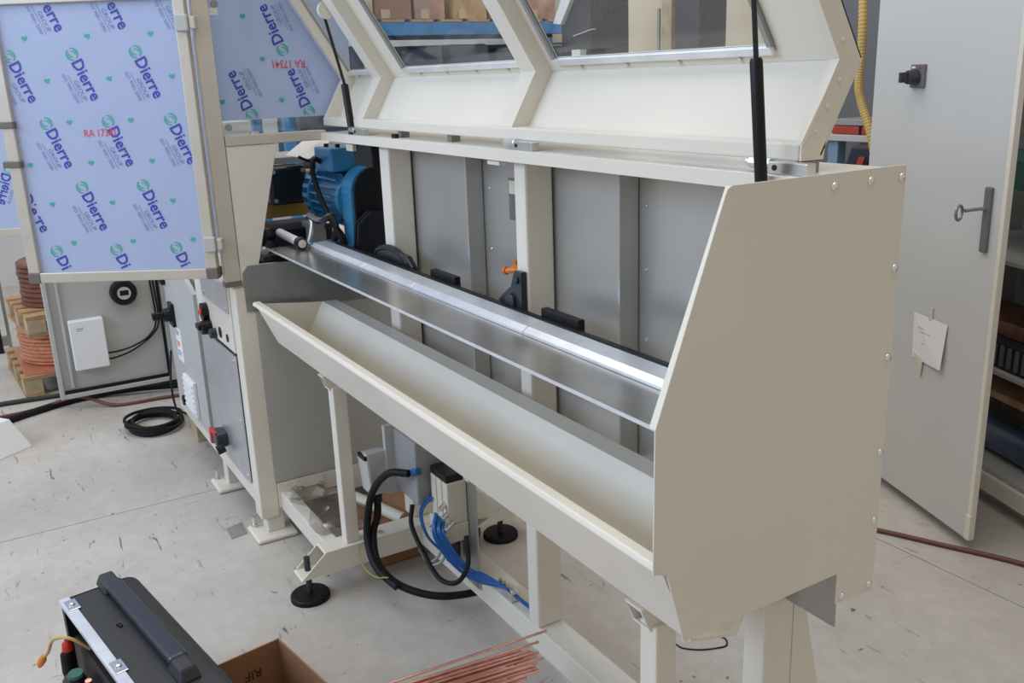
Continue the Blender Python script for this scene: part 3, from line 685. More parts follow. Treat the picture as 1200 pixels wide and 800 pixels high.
MB().prism(obround(1.325, 1.03, 1.305, .092), -3.205, -3.195, 'x').build('belt_guard', 'black', mo, .002)
for x in (-3.17, -3.14):
    mb = MB(); mb.prism([(1.20, 1.06), (1.34, 1.06), (1.36, 1.10), (1.36, 1.23), (1.27, 1.245), (1.215, 1.20)], x - .01, x, 'x'); pl_ = mb.build('clamp_plate', 'black_gloss', mc, .006)
    for (y, z) in ((1.345, 1.235), (1.345, 1.19), (1.345, 1.11)): MB().cyl((x, y - .01, z - .012), (x + .003, y - .01, z - .012), .005, n=8).build('screw', 'zinc', pl_)
hose('motor_cable', [(-3.43, 1.20, 1.41), (-3.42, 1.17, 1.42), (-3.40, 1.155, 1.37), (-3.35, 1.16, 1.28), (-3.28, 1.17, 1.20), (-3.24, 1.185, 1.14), (-3.24, 1.20, 1.11), (-3.27, 1.20, 1.15), (-3.33, 1.19, 1.18), (-3.38, 1.18, 1.17)], .010, 'rubber', 'black motor cable', parent=mc)
# black motor, yellow beam, chute
bm_ = MB(); bm_.box(-3.98, -3.86, 1.12, 1.285, 1.205, 1.365); bm_ = bm_.build('small_motor', 'black_gloss', mc, .015, seg=3, label='black square flange motor')
for (y, z) in ((1.14, 1.225), (1.265, 1.225), (1.265, 1.345), (1.14, 1.345)): MB().cyl((-3.86, y, z), (-3.852, y, z), .009, n=8).build('screw', 'zinc', bm_)
MB().cyl((-3.98, 1.20, 1.28), (-4.20, 1.20, 1.28), .07, n=20).build('motor_body', 'black', bm_, smooth=True)
MB().box(-3.97, -3.93, 1.00, 1.60, 1.145, 1.205).build('cross_beam', 'yellow', mc, .004)
MB().box(-3.87, -3.85, 1.29, 1.36, 1.21, 1.25).build('spacer', 'motor_blue', mc, .003)
MB().box(-4.05, -3.75, 1.02, 1.34, 1.00, 1.12).build('carriage', 'black', mc, .01)
MB().box(-3.80, -3.70, 1.22, 1.29, 1.06, 1.14).build('slide_block', 'grey_plastic', mc, .004)
MB().prism([(1.21, 1.408), (1.44, 1.385), (1.44, 1.49), (1.34, 1.495)], -3.90, -3.60, 'x').build('chute', 'paint', mc, .003, label='cream folded chute')
hose('cable', [(-3.60, 1.17, 1.42), (-3.60, 1.21, 1.402), (-3.595, 1.27, 1.40), (-3.58, 1.36, 1.402)], .006, 'rubber', parent=mc)
for y in (1.24, 1.30): MB().box(-3.60, -3.594, y, y + .008, 1.398, 1.416).build('cable_tie', 'black', mc)
MB().box(-3.70, -3.66, 1.25, 1.28, 1.497, 1.515).build('packing', 'wood_pale', mc)
MB().box(-4.30, -3.95, 1.05, 1.55, 1.37, 1.395).build('shelf_plate', 'grey_plastic', mc)
# pusher cylinder and linkage at the mouth of the plate
pc_ = MB(); pc_.cyl((-3.50, 1.035, 1.148), (-3.30, 1.045, 1.136), .0165, n=18); pc_ = pc_.build('pusher_roller', 'white_plastic', mc, smooth=True, label='pale metal pusher roller')
MB().cyl((-3.30, 1.045, 1.136), (-3.272, 1.046, 1.134), .022, n=18).build('roller_end', 'black_gloss', pc_, smooth=True)
MB().tube([(-3.272, 1.046, 1.134), (-3.268, 1.046, 1.134), (-3.266, 1.046, 1.134)], [.015, .015, .006], 14).build('roller_washer', 'cream_plastic', pc_, smooth=True)
lv = MB(); lv.tube(smoothpath([(-3.29, 1.075, 1.13), (-3.30, 1.09, 1.16), (-3.32, 1.105, 1.20), (-3.34, 1.10, 1.225)]), .008, 8); lv = lv.build('lever', 'zinc', mc, smooth=True)
MB().tube(smoothpath([(-3.34, 1.10, 1.225), (-3.30, 1.13, 1.205), (-3.28, 1.17, 1.22), (-3.27, 1.18, 1.18), (-3.28, 1.175, 1.13)]), .013, 8).build('linkage', 'black_gloss', mc, smooth=True)
for (x, y, z, r, m_) in ((-3.56, .97, 1.165, .022, 'cream_plastic'), (-3.53, 1.00, 1.14, .028, 'black_gloss'), (-3.50, .955, 1.12, .03, 'black'), (-3.44, .945, 1.095, .02, 'zinc'), (-3.47, .98, 1.10, .03, 'black_gloss')):
    MB().tube([(x - .03, y, z), (x - .025, y, z), (x + .025, y, z), (x + .03, y, z)], [r * .7, r, r, r * .7], 14).build('feed_roller', m_, mc, smooth=True)
hose('cable', [(-3.46, .93, 1.15), (-3.42, .915, 1.12), (-3.40, .91, 1.08), (-3.42, .93, 1.05)], .006, 'rubber', parent=mc)
MB().box(-3.60, -3.38, .93, 1.05, 1.00, 1.085).build('feed_bracket', 'machine_dark', mc, .004)
MB().box(-3.335, -3.24, 1.12, 1.18, 1.05, 1.11).build('sensor_block', 'red', mc, .004)

# ================================================================== TALL CABINET (right, behind)
tc_ = thing('tall_cabinet', 'tall pale metal cabinet with its door ajar and a key in the lock', 'cabinet', (-2.1, 3.2, 0))
dA = Vector((-1.758, 2.883, 0)); dU = Vector((-.935, .355, 0)).normalized()     # from free edge to hinge
PMC = frame3(dA, -dU, (0, 0, 1))       # local u negative towards the hinge; w faces viewer
dr = MB(PMC); dr.box(-.80, 0, .045, 1.98, -.022, 0); dr = dr.build('cabinet_door', 'door_paint', tc_, .002, label='pale blue grey cabinet door')
def dp(u0, u1, v0, v1, w0, w1, name, m, b=.002, par=None):
    mb = MB(PMC); mb.box(u0, u1, v0, v1, w0, w1); return mb.build(name, m, par or dr, b)
dp(-.004, .018, .045, 1.98, -.024, -.001, 'door_edge', 'paint')
dp(-.004, .020, .045, .14, -.012, .002, 'door_edge', 'lid_paint')
ls = dp(-.072, -.040, 1.075, 1.292, 0, .014, 'lock_plate', 'wall_grey', .005)
ky = MB(PMC); ky.tube([(-.055, 1.222, .012), (-.055, 1.222, .045), (-.062, 1.218, .085)], .006, 10); ky.tube([(-.062 + .0 + .019 * math.cos(a) * .55, 1.212 + .024 * math.sin(a), .105 + .019 * math.cos(a)) for a in [2 * math.pi * k / 16 for k in range(16)]], .005, 8, closed=True)
ky.build('key', 'dark_galv', dr, smooth=True)
rs = dp(-.545, -.462, 1.602, 1.684, 0, .012, 'rotary_switch', 'wall_grey', .003)
kb = MB(PMC); kb.cyl((-.505, 1.640, .012), (-.505, 1.640, .050), .028, .024, 16); kb.box(-.513, -.497, 1.622, 1.658, .05, .078); kb.build('switch_knob', 'machine_dark', dr, .002)
dp(-.495, -.478, 1.670, 1.677, .012, .0135, 'switch_mark', 'dull_red', 0); dp(-.535, -.515, 1.670, 1.677, .012, .0135, 'switch_mark', 'paper', 0)
# body, open towards the door
FB = frame3(dA + Vector((.16, .26, 0)), -dU, (0, 0, 1))      # cabinet front plane behind the door
def cb2(u0, u1, v0, v1, w0, w1, name, m, b=0.0, lab=None, par=tc_):
    mb = MB(FB); mb.box(u0, u1, v0, v1, w0, w1); return mb.build(name, m, par, b, label=lab)
cb2(-1.02, -1.00, .06, 2.02, -.55, 0, 'cabinet_side', 'cab_grey'); cb2(.85, .87, .06, 2.02, -.55, 0, 'cabinet_side', 'cab_grey')
cb2(-1.0, .85, .06, 2.02, -.57, -.55, 'cabinet_back', 'cab_grey'); cb2(-1.02, .87, 2.0, 2.04, -.57, 0, 'cabinet_top', 'cab_grey')
cb2(-1.02, .87, .055, .125, -.57, 0, 'cabinet_base', 'lid_paint', .002)
cb2(-1.02, .87, 0.0, .055, -.52, -.06, 'plinth', 'cab_grey')
cb2(-.98, .84, .128, .145, -.50, -.02, 'shelf', 'cab_grey')
for z in (.52, .95): cb2(-.99, .84, z, z + .015, -.54, -.03, 'shelf', 'cab_grey')
def cthing(name, u0, u1, v0, v1, w0, w1, m, label, cat, b=.004):
    return tag(cb2(u0, u1, v0, v1, w0, w1, name, m, b, par=None), label, cat)
r1 = MB(FB); r1.tube([(-.93, .215, -.16), (.30, .215, -.16)], .068, 20); tag(r1.build('film_roll', 'roll_film', smooth=True), 'blue wrapped roll on the lowest shelf of the tall cabinet', 'roll')
cthing('ribbed_case', -.90, .20, .537, .64, -.40, -.06, 'inside_dark', 'dark ribbed case on the middle shelf of the tall cabinet', 'case')
rc = bpy.data.objects['ribbed_case']
for k in range(26): cb2(-.88 + k * .041, -.865 + k * .041, .55, .63, -.06, -.052, 'rib', 'wall_grey', par=rc)
cthing('wooden_tray', -.95, .50, .40, .43, -.45, -.08, 'wood', 'brown wooden tray on runners inside the tall cabinet', 'tray')
cthing('green_crate', -.90, .20, 1.22, 1.33, -.40, -.08, 'green_dark', 'dark green crate high inside the tall cabinet', 'crate')
cthing('green_tin', -.36, -.30, .967, 1.05, -.14, -.06, 'green_dark', 'small dark green tin beneath the crate in the tall cabinet', 'tin')
cthing('copper_part', -.85, .10, .642, .70, -.36, -.12, 'brown_coil', 'brown metal part on the ribbed case in the tall cabinet', 'metal part')
cthing('tool_bin', .0, .60, .967, 1.015, -.45, -.15, 'machine_dark', 'black tool bin on the upper shelf of the tall cabinet', 'bin')
# paper note
nt_ = MB(PMC); nt_.raw([(-.408, .785, .004), (-.205, .785, .004), (-.208, .613, .016), (-.398, .612, .003), (-.408, .785, .003), (-.205, .785, .003), (-.208, .613, .015), (-.398, .612, .002)], [(0, 1, 2, 3), (7, 6, 5, 4), (0, 4, 5, 1), (1, 5, 6, 2), (2, 6, 7, 3), (3, 7, 4, 0)])
nt_ = tag(nt_.build('paper_note', 'paper'), 'white paper note taped to the pale cabinet door', 'paper')
for k, (a, b) in enumerate(((-.37, -.33), (-.35, -.29), (-.31, -.24), (-.33, -.25), (-.34, -.30))):
    mb = MB(PMC); mb.box(a, b, .735 - k * .014, .7365 - k * .014, .0085, .009); mb.build('handwriting', 'ink_grey', nt_)
mb = MB(PMC); mb.box(-.315, -.295, .775, .825, .001, .0055); mb.build('tape_strip', 'tape', nt_)
mb = MB(PMC); mb.prism([(-.385, .635), (-.325, .620), (-.335, .545)], .004, .0075, 'z'); mb.build('tape_strip', 'tape', nt_)

# ================================================================== BACKGROUND
# grey cabinet/panel and clutter behind the gap beside the lid
gb = thing('storage_rack', 'dark grey rack with a pale shelf behind the cream lid', 'rack', (-3.1, 3.8, 0))
MB().box(-3.55, -2.60, 4.02, 4.06, 0, 2.6).build('rack_back', 'wall_grey', gb)
MB().box(-3.24, -2.74, 3.70, 4.02, 1.335, 1.365).build('rack_shelf', 'light_grey_plastic', gb, .003)
MB().box(-3.19, -3.13, 3.72, 3.78, 0, 1.335).build('rack_upright', 'pale_blue', gb, .003); MB().box(-3.16, -3.08, 3.92, 3.98, 0, 1.335).build('rack_upright', 'wood_pale', gb, .003)
MB().box(-2.80, -2.75, 3.72, 3.78, 0, 1.335).build('rack_upright', 'wall_grey', gb, .003)
MB().box(-3.19, -2.76, 3.72, 4.0, .30, .33).build('rack_shelf', 'wall_grey', gb)
pb = tag(MB().box(-3.18, -2.86, 3.73, 3.95, 1.3655, 1.405).build('tool_box', 'dull_red', None, .006), 'red box with black straps on the pale rack shelf', 'box')
for x in (-3.02, -2.95, -2.90): MB().box(x, x + .015, 3.728, 3.952, 1.366, 1.407).build('strap', 'black', pb)
tag(MB().box(-3.18, -2.87, 3.73, 3.95, 1.4075, 1.437).build('flat_case', 'grey_plastic', None, .004), 'grey flat case lying on the red strapped box', 'case')
dt = MB(); dt.hexa([(-3.45, 3.60, 0), (-3.33, 3.60, 0), (-3.33, 3.68, 0), (-3.45, 3.68, 0), (-2.95, 3.60, 1.325), (-2.83, 3.60, 1.325), (-2.83, 3.68, 1.325), (-2.95, 3.68, 1.325)])
dt = tag(dt.build('leaning_tool', 'case_blue', None, .01), 'dark blue tool with red stripe leaning on the rack', 'tool')
MB().hexa([(-3.19, 3.592, .5), (-3.155, 3.592, .5), (-3.155, 3.60, .5), (-3.19, 3.60, .5), (-2.90, 3.592, 1.28), (-2.865, 3.592, 1.28), (-2.865, 3.60, 1.28), (-2.90, 3.60, 1.28)]).build('stripe', 'dull_red', dt)
hs = []
zs = 60
pth = [(-2.95, 3.52, 2.7), (-2.90, 3.52, 2.2), (-2.875, 3.52, 1.97), (-2.865, 3.52, 1.76), (-2.868, 3.52, 1.60), (-2.845, 3.52, 1.52), (-2.775, 3.52, 1.36), (-2.72, 3.52, 1.1), (-2.68, 3.52, .5), (-2.62, 3.52, .02)]
sp2 = smoothpath(pth, 26); rr_ = [.0195 if k % 2 else .0178 for k in range(len(sp2))]
tag(MB().tube(sp2, rr_, 10).build('corrugated_hose', 'hose_yellow'), 'yellow corrugated hose hanging beside the pale cabinet door', 'hose')
# dark machines with white hoods against the cream wall (seen through the lid window)
dm = thing('dark_enclosure', 'dark grey enclosure with a white sloping hood before the cream wall', 'machine', (-5.0, 3.6, 0))
MB().prism([(-5.14, 0), (-4.86, 0), (-4.88, 2.35), (-4.90, 2.35), (-5.20, 2.00)], 3.50, 3.80, 'y').build('enclosure_body', 'machine_dark', dm, .01)
MB().hexa([(-5.25, 3.47, 2.005), (-5.16, 3.47, 1.995), (-5.16, 3.81, 1.995), (-5.25, 3.81, 2.005), (-5.00, 3.47, 2.36), (-4.86, 3.47, 2.36), (-4.86, 3.81, 2.36), (-5.00, 3.81, 2.36)]).build('hood', 'white_plastic', dm, .004)
MB().hexa([(-5.02, 3.47, 1.915), (-4.82, 3.47, 1.945), (-4.82, 3.499, 1.945), (-5.02, 3.499, 1.915), (-5.02, 3.47, 1.922), (-4.82, 3.47, 1.952), (-4.82, 3.499, 1.952), (-5.02, 3.499, 1.922)]).build('handle', 'chrome', dm)
MB().box(-5.01, -4.92, 3.45, 3.499, 1.76, 1.835).build('leaflet', 'paper', dm)
dk = tag(MB().box(-4.095, -3.90, 3.50, 3.70, 0, 2.6).build('dark_column', 'machine_dark', None, .01), 'dark speckled column panel against the cream wall', 'column')
tag(MB().box(-4.30, -4.215, 3.58, 3.63, 0, 2.7).build('wooden_post', 'wood_pale', None, .004), 'pale wooden post beside the dark column panel', 'post')
tag(MB().cyl((-4.20, 3.48, 0), (-4.20, 3.48, 2.02), .010, n=10).build('steel_pole', 'dark_galv', None, smooth=True), 'thin grey steel pole in front of the wooden post', 'pole')
# partition the hall behind: cream board
bd = tag(MB().box(-6.2, -3.62, 4.30, 4.36, 0, 3.0).build('partition_board', 'wall', None), 'cream partition board behind the dark enclosure', 'partition')
# pallet rack seen through the middle window, running along the hall
pr = thing('pallet_rack', 'pallet rack with blue beams seen through the lid window', 'rack', (-7.8, 3.9, 0))
for y in (2.30, 5.35):
    for x in (-7.42, -8.30): MB().box(x, x + .08, y, y + .08, 0, 2.9).build('upright', 'rack_blue', pr, .004)
MB().box(-7.375, -7.34, 3.02, 3.12, 0, 2.9).build('board', 'wood_pale', pr, .004)
for z in (2.045, .90):
    for x in (-7.43, -8.27): MB().box(x, x + .05, 2.30, 5.43, z, z + .105).build('beam', 'rack_blue', pr, .004)
    for k in range(11): MB().box(-8.25, -7.375, 2.40 + k * .27, 2.60 + k * .27, z + .106, z + .125).build('deck_board', 'wood', pr)
look = ['tall', 'low', 'white topped', 'narrow', 'wide', 'dented', 'pale']
for k in range(7):
    y = 2.45 + k * .36; h = .22 + .11 * ((k * 5) % 3)
    c_ = tag(MB().box(-8.0, -7.42, y, y + .33 - .05 * (k % 2), 2.171, 2.171 + h).build('crate', ('crate_brown', 'wood', 'cardboard')[k % 3], None, .006), 'brown parts crate standing on the blue pallet rack', 'crate', 'crates on the pallet rack')
    MB().box(-7.42, -7.412, y + .05, y + .13, 2.18, 2.25).build('crate_tag', 'wood_pale', c_)
for k in range(6):
    y = 2.45 + k * .46; mb = MB()
    mb.hexa([(-8.1, y, 1.027), (-7.40, y, 1.027), (-7.40, y + .44, 1.027), (-8.1, y + .44, 1.027), (-8.05, y + .03, 1.98), (-7.46, y + .03, 1.93 + .04 * (k % 2)), (-7.44, y + .41, 1.97), (-8.05, y + .40, 1.98)])
    tag(mb.build('wrapped_bundle', 'bundle_dark', None, .03), 'dark blue film wrapped bundle beneath the brown crates', 'bundle', 'wrapped bundles on the pallet rack')

# ---- electrical cabinet at the far left
ec = thing('electrical_cabinet', 'open grey electrical cabinet door panel with round black device and white box', 'cabinet', (-5.4, .6, 0))
EX = -5.40
pd = MB().box(EX - .03, EX - .012, .30, .90, .10, 1.02).build('door_panel', 'cab_grey', ec, .002)
for (a, b, c, d) in ((.290, .312, .075, 1.05), (.88, .905, .075, 1.05)): MB().box(EX - .04, EX + .012, a, b, c, d).build('door_flange', 'light_grey_plastic', ec, .003)
for (c, d) in ((.075, .10), (1.025, 1.05)): MB().box(EX - .04, EX + .012, .312, .88, c, d).build('door_flange', 'light_grey_plastic', ec, .003)
MB().box(EX - .010, EX + .004, .318, .875, .100, .118).build('rubber_seal', 'black', ec); MB().box(EX - .010, EX + .004, .862, .874, .118, 1.02).build('rubber_seal', 'black', ec)
MB().box(EX - .012, EX + .006, .352, .368, .13, .98).build('stiffening_rail', 'light_grey_plastic', ec, .003)
wb = MB().box(EX - .012, EX + .045, .385, .560, .232, .508).build('white_box', 'white_plastic', ec, .006, label='white plastic router box')
MB().box(EX + .045, EX + .0458, .42, .455, .462, .466).build('box_mark', 'ink_grey', wb); MB().box(EX + .045, EX + .0458, .42, .448, .452, .455).build('box_mark', 'ink_grey', wb)
rd = MB(); rd.lathe_x((EX, .687, .624), [(-.012, .070), (.03, .070), (.045, .062), (.045, .042), (.034, .040)], 26); rd = rd.build('round_device', 'black', ec, smooth=True)
MB().cyl((EX + .036, .687, .624), (EX + .042, .687, .624), .036, n=20).build('dial_face', 'light_grey_plastic', rd); MB().box(EX + .042, EX + .0435, .665, .71, .612, .640).build('dial_mark', 'black', rd)
MB().box(EX - .70, EX - .02, 1.0, 1.5, .07, 1.5).build('cabinet_body', 'cab_grey', ec, .004)
MB().box(EX - .70, EX - .1, 1.05, 1.45, 0, .07).build('plinth', 'cab_grey', ec)
for k, y in enumerate((.83, .845)): hose('cable', [(EX + .01, y, 1.0), (EX + .015, y, .7), (EX + .015, y + .005, .45), (EX + .01, y - .04, .36), (EX + .012, .70, .315 - .02 * k), (EX + .015, .62, .30 - .03 * k), (EX + .02, .56, .30 - .035 * k)], .005, 'rubber', parent=ec)
hose('cable', [(EX + .02, .87, .44), (EX + .05, .93, .46), (EX + .12, .98, .44)], .006, 'rubber', parent=ec)
for y in (.90, .935): tag(MB().cyl((-5.28, y, 0), (-5.28, y, 1.6), .013 if y < .91 else .02, n=10).build('conduit', 'black' if y < .91 else 'light_grey_plastic', None, smooth=True), 'black vertical conduit beside the grey electrical cabinet' if y < .91 else 'grey vertical conduit beside the black conduit', 'conduit')
# frame standing far left with a bluish sheet
fs = thing('sheet_stand', 'grey framed sheet standing behind the pallet of copper coils', 'stand', (-7.0, 0, 0))
MB().box(-7.02, -7.0, -.55, .05, .02, 1.05).build('sheet', 'wall_pale', fs); MB().box(-7.03, -6.98, .05, .085, 0, 1.10).build('stand_post', 'black', fs); MB().box(-7.03, -6.98, .12, .14, 0, 1.10).build('stand_post', 'dark_galv', fs)
MB().box(-7.03, -6.98, .085, .12, 1.02, 1.08).build('stand_tie', 'dark_galv', fs); MB().box(-7.03, -6.98, .085, .12, .05, .11).build('stand_tie', 'dark_galv', fs)

# ---- pallet with copper wire coils
def pallet(base, w, l, rot, label):
    p = thing('wooden_pallet', label, 'pallet', base); p.rotation_euler.z = rot
    BASE[p.name] = Vector((0, 0, 0))
    for y in (-l / 2, -.05, l / 2 - .1): MB().box(-w / 2, w / 2, y, y + .1, 0, .02).build('plank', 'wood', p)
    for x in (-w / 2, -.05, w / 2 - .1):
        for y in (-l / 2, -.05, l / 2 - .1): MB().box(x, x + .1, y, y + .1, .02, .10).build('block', 'wood_pale', p, .003)
    for k in range(5):
        x = -w / 2 + k * (w - .1) / 4; MB().box(x, x + .1, -l / 2, l / 2, .10, .125).build('plank', 'wood', p, .002)
    return p
pallet((-6.22, .42, 0), .80, .62, .06, 'lower wooden pallet standing on the floor under copper coil')
def coil(base, r0, r1, h, m, label, turns=9, name='wire_coil'):
    c = thing(name, label, 'coil', base); BASE[c.name] = Vector((0, 0, 0)); rows = turns
    for k in range(rows):
        z = h * (k + .5) / rows; rr = r1 + .006 * random.uniform(-1, 1)
        mb = MB(); mb.tube([(rr * math.cos(a), rr * math.sin(a), z) for a in [2 * math.pi * j / 28 for j in range(28)]], h / rows * .56, 6, closed=True)
        mb.build('wire_turn', m, c, smooth=True)
    mb = MB(); n = 28; P = []
    for rr, z in ((r0, .003), (r1, .003), (r1, h - .003), (r0, h - .003)): P += [(rr * math.cos(2 * math.pi * j / n), rr * math.sin(2 * math.pi * j / n), z) for j in range(n)]
    Fq = []
    for q in range(4):
        for j in range(n): Fq.append((q * n + j, q * n + (j + 1) % n, ((q + 1) % 4) * n + (j + 1) % n, ((q + 1) % 4) * n + j))
    mb.raw(P, Fq); mb.build('coil_core', m, c); return c
coil((-6.20, .44, .129), .12, .27, .21, 'copper_coil', 'bright copper wire coil between two wooden pallets')
mb = MB(); mb.raw([(-6.48, .20, .1265), (-5.92, .20, .1265), (-5.92, .70, .1265), (-6.48, .70, .1265), (-6.54, .13, .1275), (-5.83, .15, .1275), (-5.81, .74, .1275), (-6.58, .74, .1275)], [(0, 1, 2, 3), (0, 4, 5, 1), (1, 5, 6, 2), (2, 6, 7, 3), (3, 7, 4, 0)])
tag(mb.build('wrapping_sheet', 'copper_coil'), 'copper coloured wrapping sheet under the bright copper coil', 'sheet')
p2 = pallet((-6.20, .47, .345), .70, .60, .1, 'upper wooden pallet lying on the copper coil')
coil((-6.20, .47, .472), .12, .24, .26, 'brown_coil', 'dark brown wire coil on top of the upper pallet')

# ---- things on the floor, left
bx = thing('white_carton', 'white flat carton standing on the floor by the black cable', 'box', (-5.05, -.22, 0))
mb = MB(Matrix.Translation((-5.00, -.175, 0)) @ Matrix.Rotation(.62, 4, 'Z')); mb.hexa([(-.30, -.20, 0), (.20, -.20, 0), (.20, .20, 0), (-.30, .20, 0), (-.30, -.20, .15), (.12, -.20, .15), (.12, .16, .15), (-.30, .16, .15)]); mb.build('carton_body', 'white_plastic', bx, .004)
def floor_cable(name, pts, r, m, label, group=None):
    return tag(MB().tube(smoothpath(pts, 8), r, 10).build(name, m, None, smooth=True), label, 'cable', group)
floor_cable('floor_cable', [(-5.0, -.75, .019), (-5.28, -.18, .019), (-5.46, .14, .019), (-5.56, .42, .019), (-5.50, .70, .03), (-5.40, .95, .03), (-5.3, 1.2, .03)], .019, 'rubber', 'thick black cable on the floor before the grey electrical cabinet')
floor_cable('floor_cable', [(-5.70, -.5, .014), (-5.74, -.1, .014), (-5.72, .2, .014), (-5.66, .55, .014), (-5.60, .9, .014), (-5.55, 1.3, .014)], .014, 'cable_olive', 'thin dark green cable behind the thick black floor cable')
floor_cable('floor_cable', [(-5.44, -.5, .011), (-5.50, -.10, .011), (-5.52, .15, .011), (-5.47, .38, .055), (-5.33, .55, .011), (-5.30, .80, .011), (-5.25, 1.05, .011)], .010, 'red_hose', 'brownish red hose crossing the thick black floor cable')
cc = thing('coiled_cable', 'coiled black cable lying on the floor by the drive cabinet', 'cable', (-4.86, .66, 0))
for k in range(6):
    rx, ry = .15 + .018 * random.uniform(-1, 1), .125 + .02 * random.uniform(-1, 1); ox, oy = random.uniform(-.012, .012), random.uniform(-.015, .015)
    mb = MB(); mb.tube([(-4.86 + ox + rx * math.cos(a), .665 + oy + ry * math.sin(a), .012 + .0085 * k + .004 * math.sin(2 * a + k)) for a in [2 * math.pi * j / 30 for j in range(30)]], .0085, 7, closed=True); mb.build('cable_loop', 'rubber', cc, smooth=True)
floor_cable('thin_cable', [(-5.2, .86, .30), (-5.10, .82, .15), (-5.03, .815, .03), (-4.98, .83, .015), (-4.92, .86, .012), (-4.86, .89, .012), (-4.80, .92, .02)], .006, 'rubber', 'thin black cable dropping to the coiled cable')
wbk = tag(MB().box(-4.60, -4.50, .81, .90, 0, .125).build('wood_block', 'wood_pale', None, .004), 'pale wooden block standing under the drive cabinet', 'wood block')
tag(MB().box(-4.76, -4.67, .825, .90, 0, .11).build('wood_block', 'wood_pale', None, .004), 'pale wooden block beside the coiled black cable', 'wood block')
cn = tag(MB().box(-5.14, -5.06, .92, 1.02, 0, .26).build('white_canister', 'white_plastic', None, .015), 'white canister with black mark behind the coiled cable', 'canister')
MB().box(-5.0598, -5.059, .935, .96, .05, .14).build('canister_mark', 'black', cn)
mb = MB(); mb.hexa([(-3.476, .686, 0), (-3.376, .683, 0), (-3.39, .747, 0), (-3.50, .754, 0), (-3.476, .686, .003), (-3.376, .683, .003), (-3.39, .747, .003), (-3.50, .754, .003)])
tag(mb.build('steel_shim', 'galv', None), 'small grey steel shim lying by the cabinet foot', 'metal plate')
# wood strip / cardboard behind the base beam, plastic bag
tag(MB().box(-3.22, -2.84, 1.08, 1.50, 0, .12).build('cardboard_sheet', 'cardboard', None, .01), 'brown cardboard carton lying behind the white base beam', 'carton')
tag(MB().cyl((-3.16, 1.12, .145), (-2.88, 1.20, .145), .022, n=16).build('paper_tube', 'cream_plastic', None, smooth=True), 'cream paper tube lying on the brown cardboard carton', 'tube')
bg_ = MB(); nx_, ny_ = 14, 10; V = []
for i in range(nx_):
    for j in range(ny_):
        x = -3.27 + .42 * i / (nx_ - 1); y = .875 + .22 * j / (ny_ - 1)
        z = .182 + .02 * math.sin(i * 1.3 + j * .7) * math.sin(j * 1.1) + .012 * random.random() + .03 * math.sin(math.pi * i / (nx_ - 1)) * (1 - j / (ny_ - 1)) - .03 * (j / (ny_ - 1)) ** 2
        V.append((x + .01 * random.uniform(-1, 1), y + .02 * math.sin(i), max(z, .181 if j < 4 else .13)))
bg_.raw(V, [(i * ny_ + j, (i + 1) * ny_ + j, (i + 1) * ny_ + j + 1, i * ny_ + j + 1) for i in range(nx_ - 1) for j in range(ny_ - 1)])
tag(bg_.build('plastic_bag', 'bag', None, smooth=True), 'crumpled clear plastic bag lying over the tie beam', 'bag')
# right floor
floor_cable('air_line', [(-2.6, 2.35, .009), (-2.2, 2.64, .009), (-2.007, 2.747, .009), (-1.82, 2.833, .009), (-1.569, 2.943, .009), (-1.3, 2.99, .009), (-.9, 2.86, .009), (-.4, 2.6, .009)], .009, 'red_hose', 'brownish red hose lying across the floor before the tall cabinet')
floor_cable('loose_wire', [(-1.93, 1.63, .003), (-1.896, 1.650, .003), (-1.862, 1.656, .003), (-1.827, 1.693, .003), (-1.805, 1.741, .003), (-1.799, 1.774, .003), (-1.824, 1.795, .003), (-1.85, 1.79, .003)], .0022, 'black', 'thin loose black wire on the floor beneath the beige end panel')

# ================================================================== FOREGROUND
# open tool case
ca = Vector((.986, .167, 0)).normalized()
MC = frame3((-2.600, .050, 0), ca, (-ca.y, ca.x, 0))      # u along the case, v across, w up
tcase = thing('tool_case', 'black plastic tool case with carrying handle and bright metal edge trim', 'tool case', (-2.3, .2, 0))
LN, WD, HT = .70, .215, .350
def rshell(L_, W_, H_, t):
    m_ = MB(MC); r = .045; n = 6
    prof = [(0.0, H_)] + [(W_ - r + r * math.sin(a), H_ - r + r * math.cos(a)) for a in [math.pi / 2 * k / n for k in range(n + 1)]] + [(W_, 0.0)]
    prof_i = [(0.0, H_ - t)] + [(W_ - r + (r - t) * math.sin(a), H_ - r + (r - t) * math.cos(a)) for a in [math.pi / 2 * k / n for k in range(n + 1)]] + [(W_ - t, 0.0)]
    k_ = len(prof); P = []
    for u in (0, L_):
        P += [(u, a, b) for a, b in prof] + [(u, a, b) for a, b in prof_i]
    Fq = []
    for i in range(k_ - 1):
        Fq += [(i, i + 1, 2 * k_ + i + 1, 2 * k_ + i), (k_ + i, k_ + i + 1, 3 * k_ + i + 1, 3 * k_ + i)]
    Fq += [(0, k_, 3 * k_, 2 * k_), (k_ - 1, 2 * k_ - 1, 4 * k_ - 1, 3 * k_ - 1)]
    for b in (0, 2 * k_): Fq += [(b + i, b + i + 1, b + k_ + i + 1, b + k_ + i) for i in range(k_ - 1)]
    m_.raw(P, Fq)
    return m_, prof
sh, prf = rshell(LN, WD, HT, .006)
for u in (0, LN - .006):     # end walls
    i0 = sh.pts([(u, a, b) for a, b in prf] + [(u, 0, 0)] + [(u + .006, a, b) for a, b in prf] + [(u + .006, 0, 0)]); n_ = len(prf) + 1
    sh.face(*range(i0, i0 + n_)); sh.face(*range(i0 + n_, i0 + 2 * n_))
    for k in range(n_): sh.face(i0 + k, i0 + (k + 1) % n_, i0 + n_ + (k + 1) % n_, i0 + n_ + k)
sh.box(0, LN, 0, WD, 0, .008)
sh = sh.build('case_shell', 'case_plastic', tcase, smooth=True)
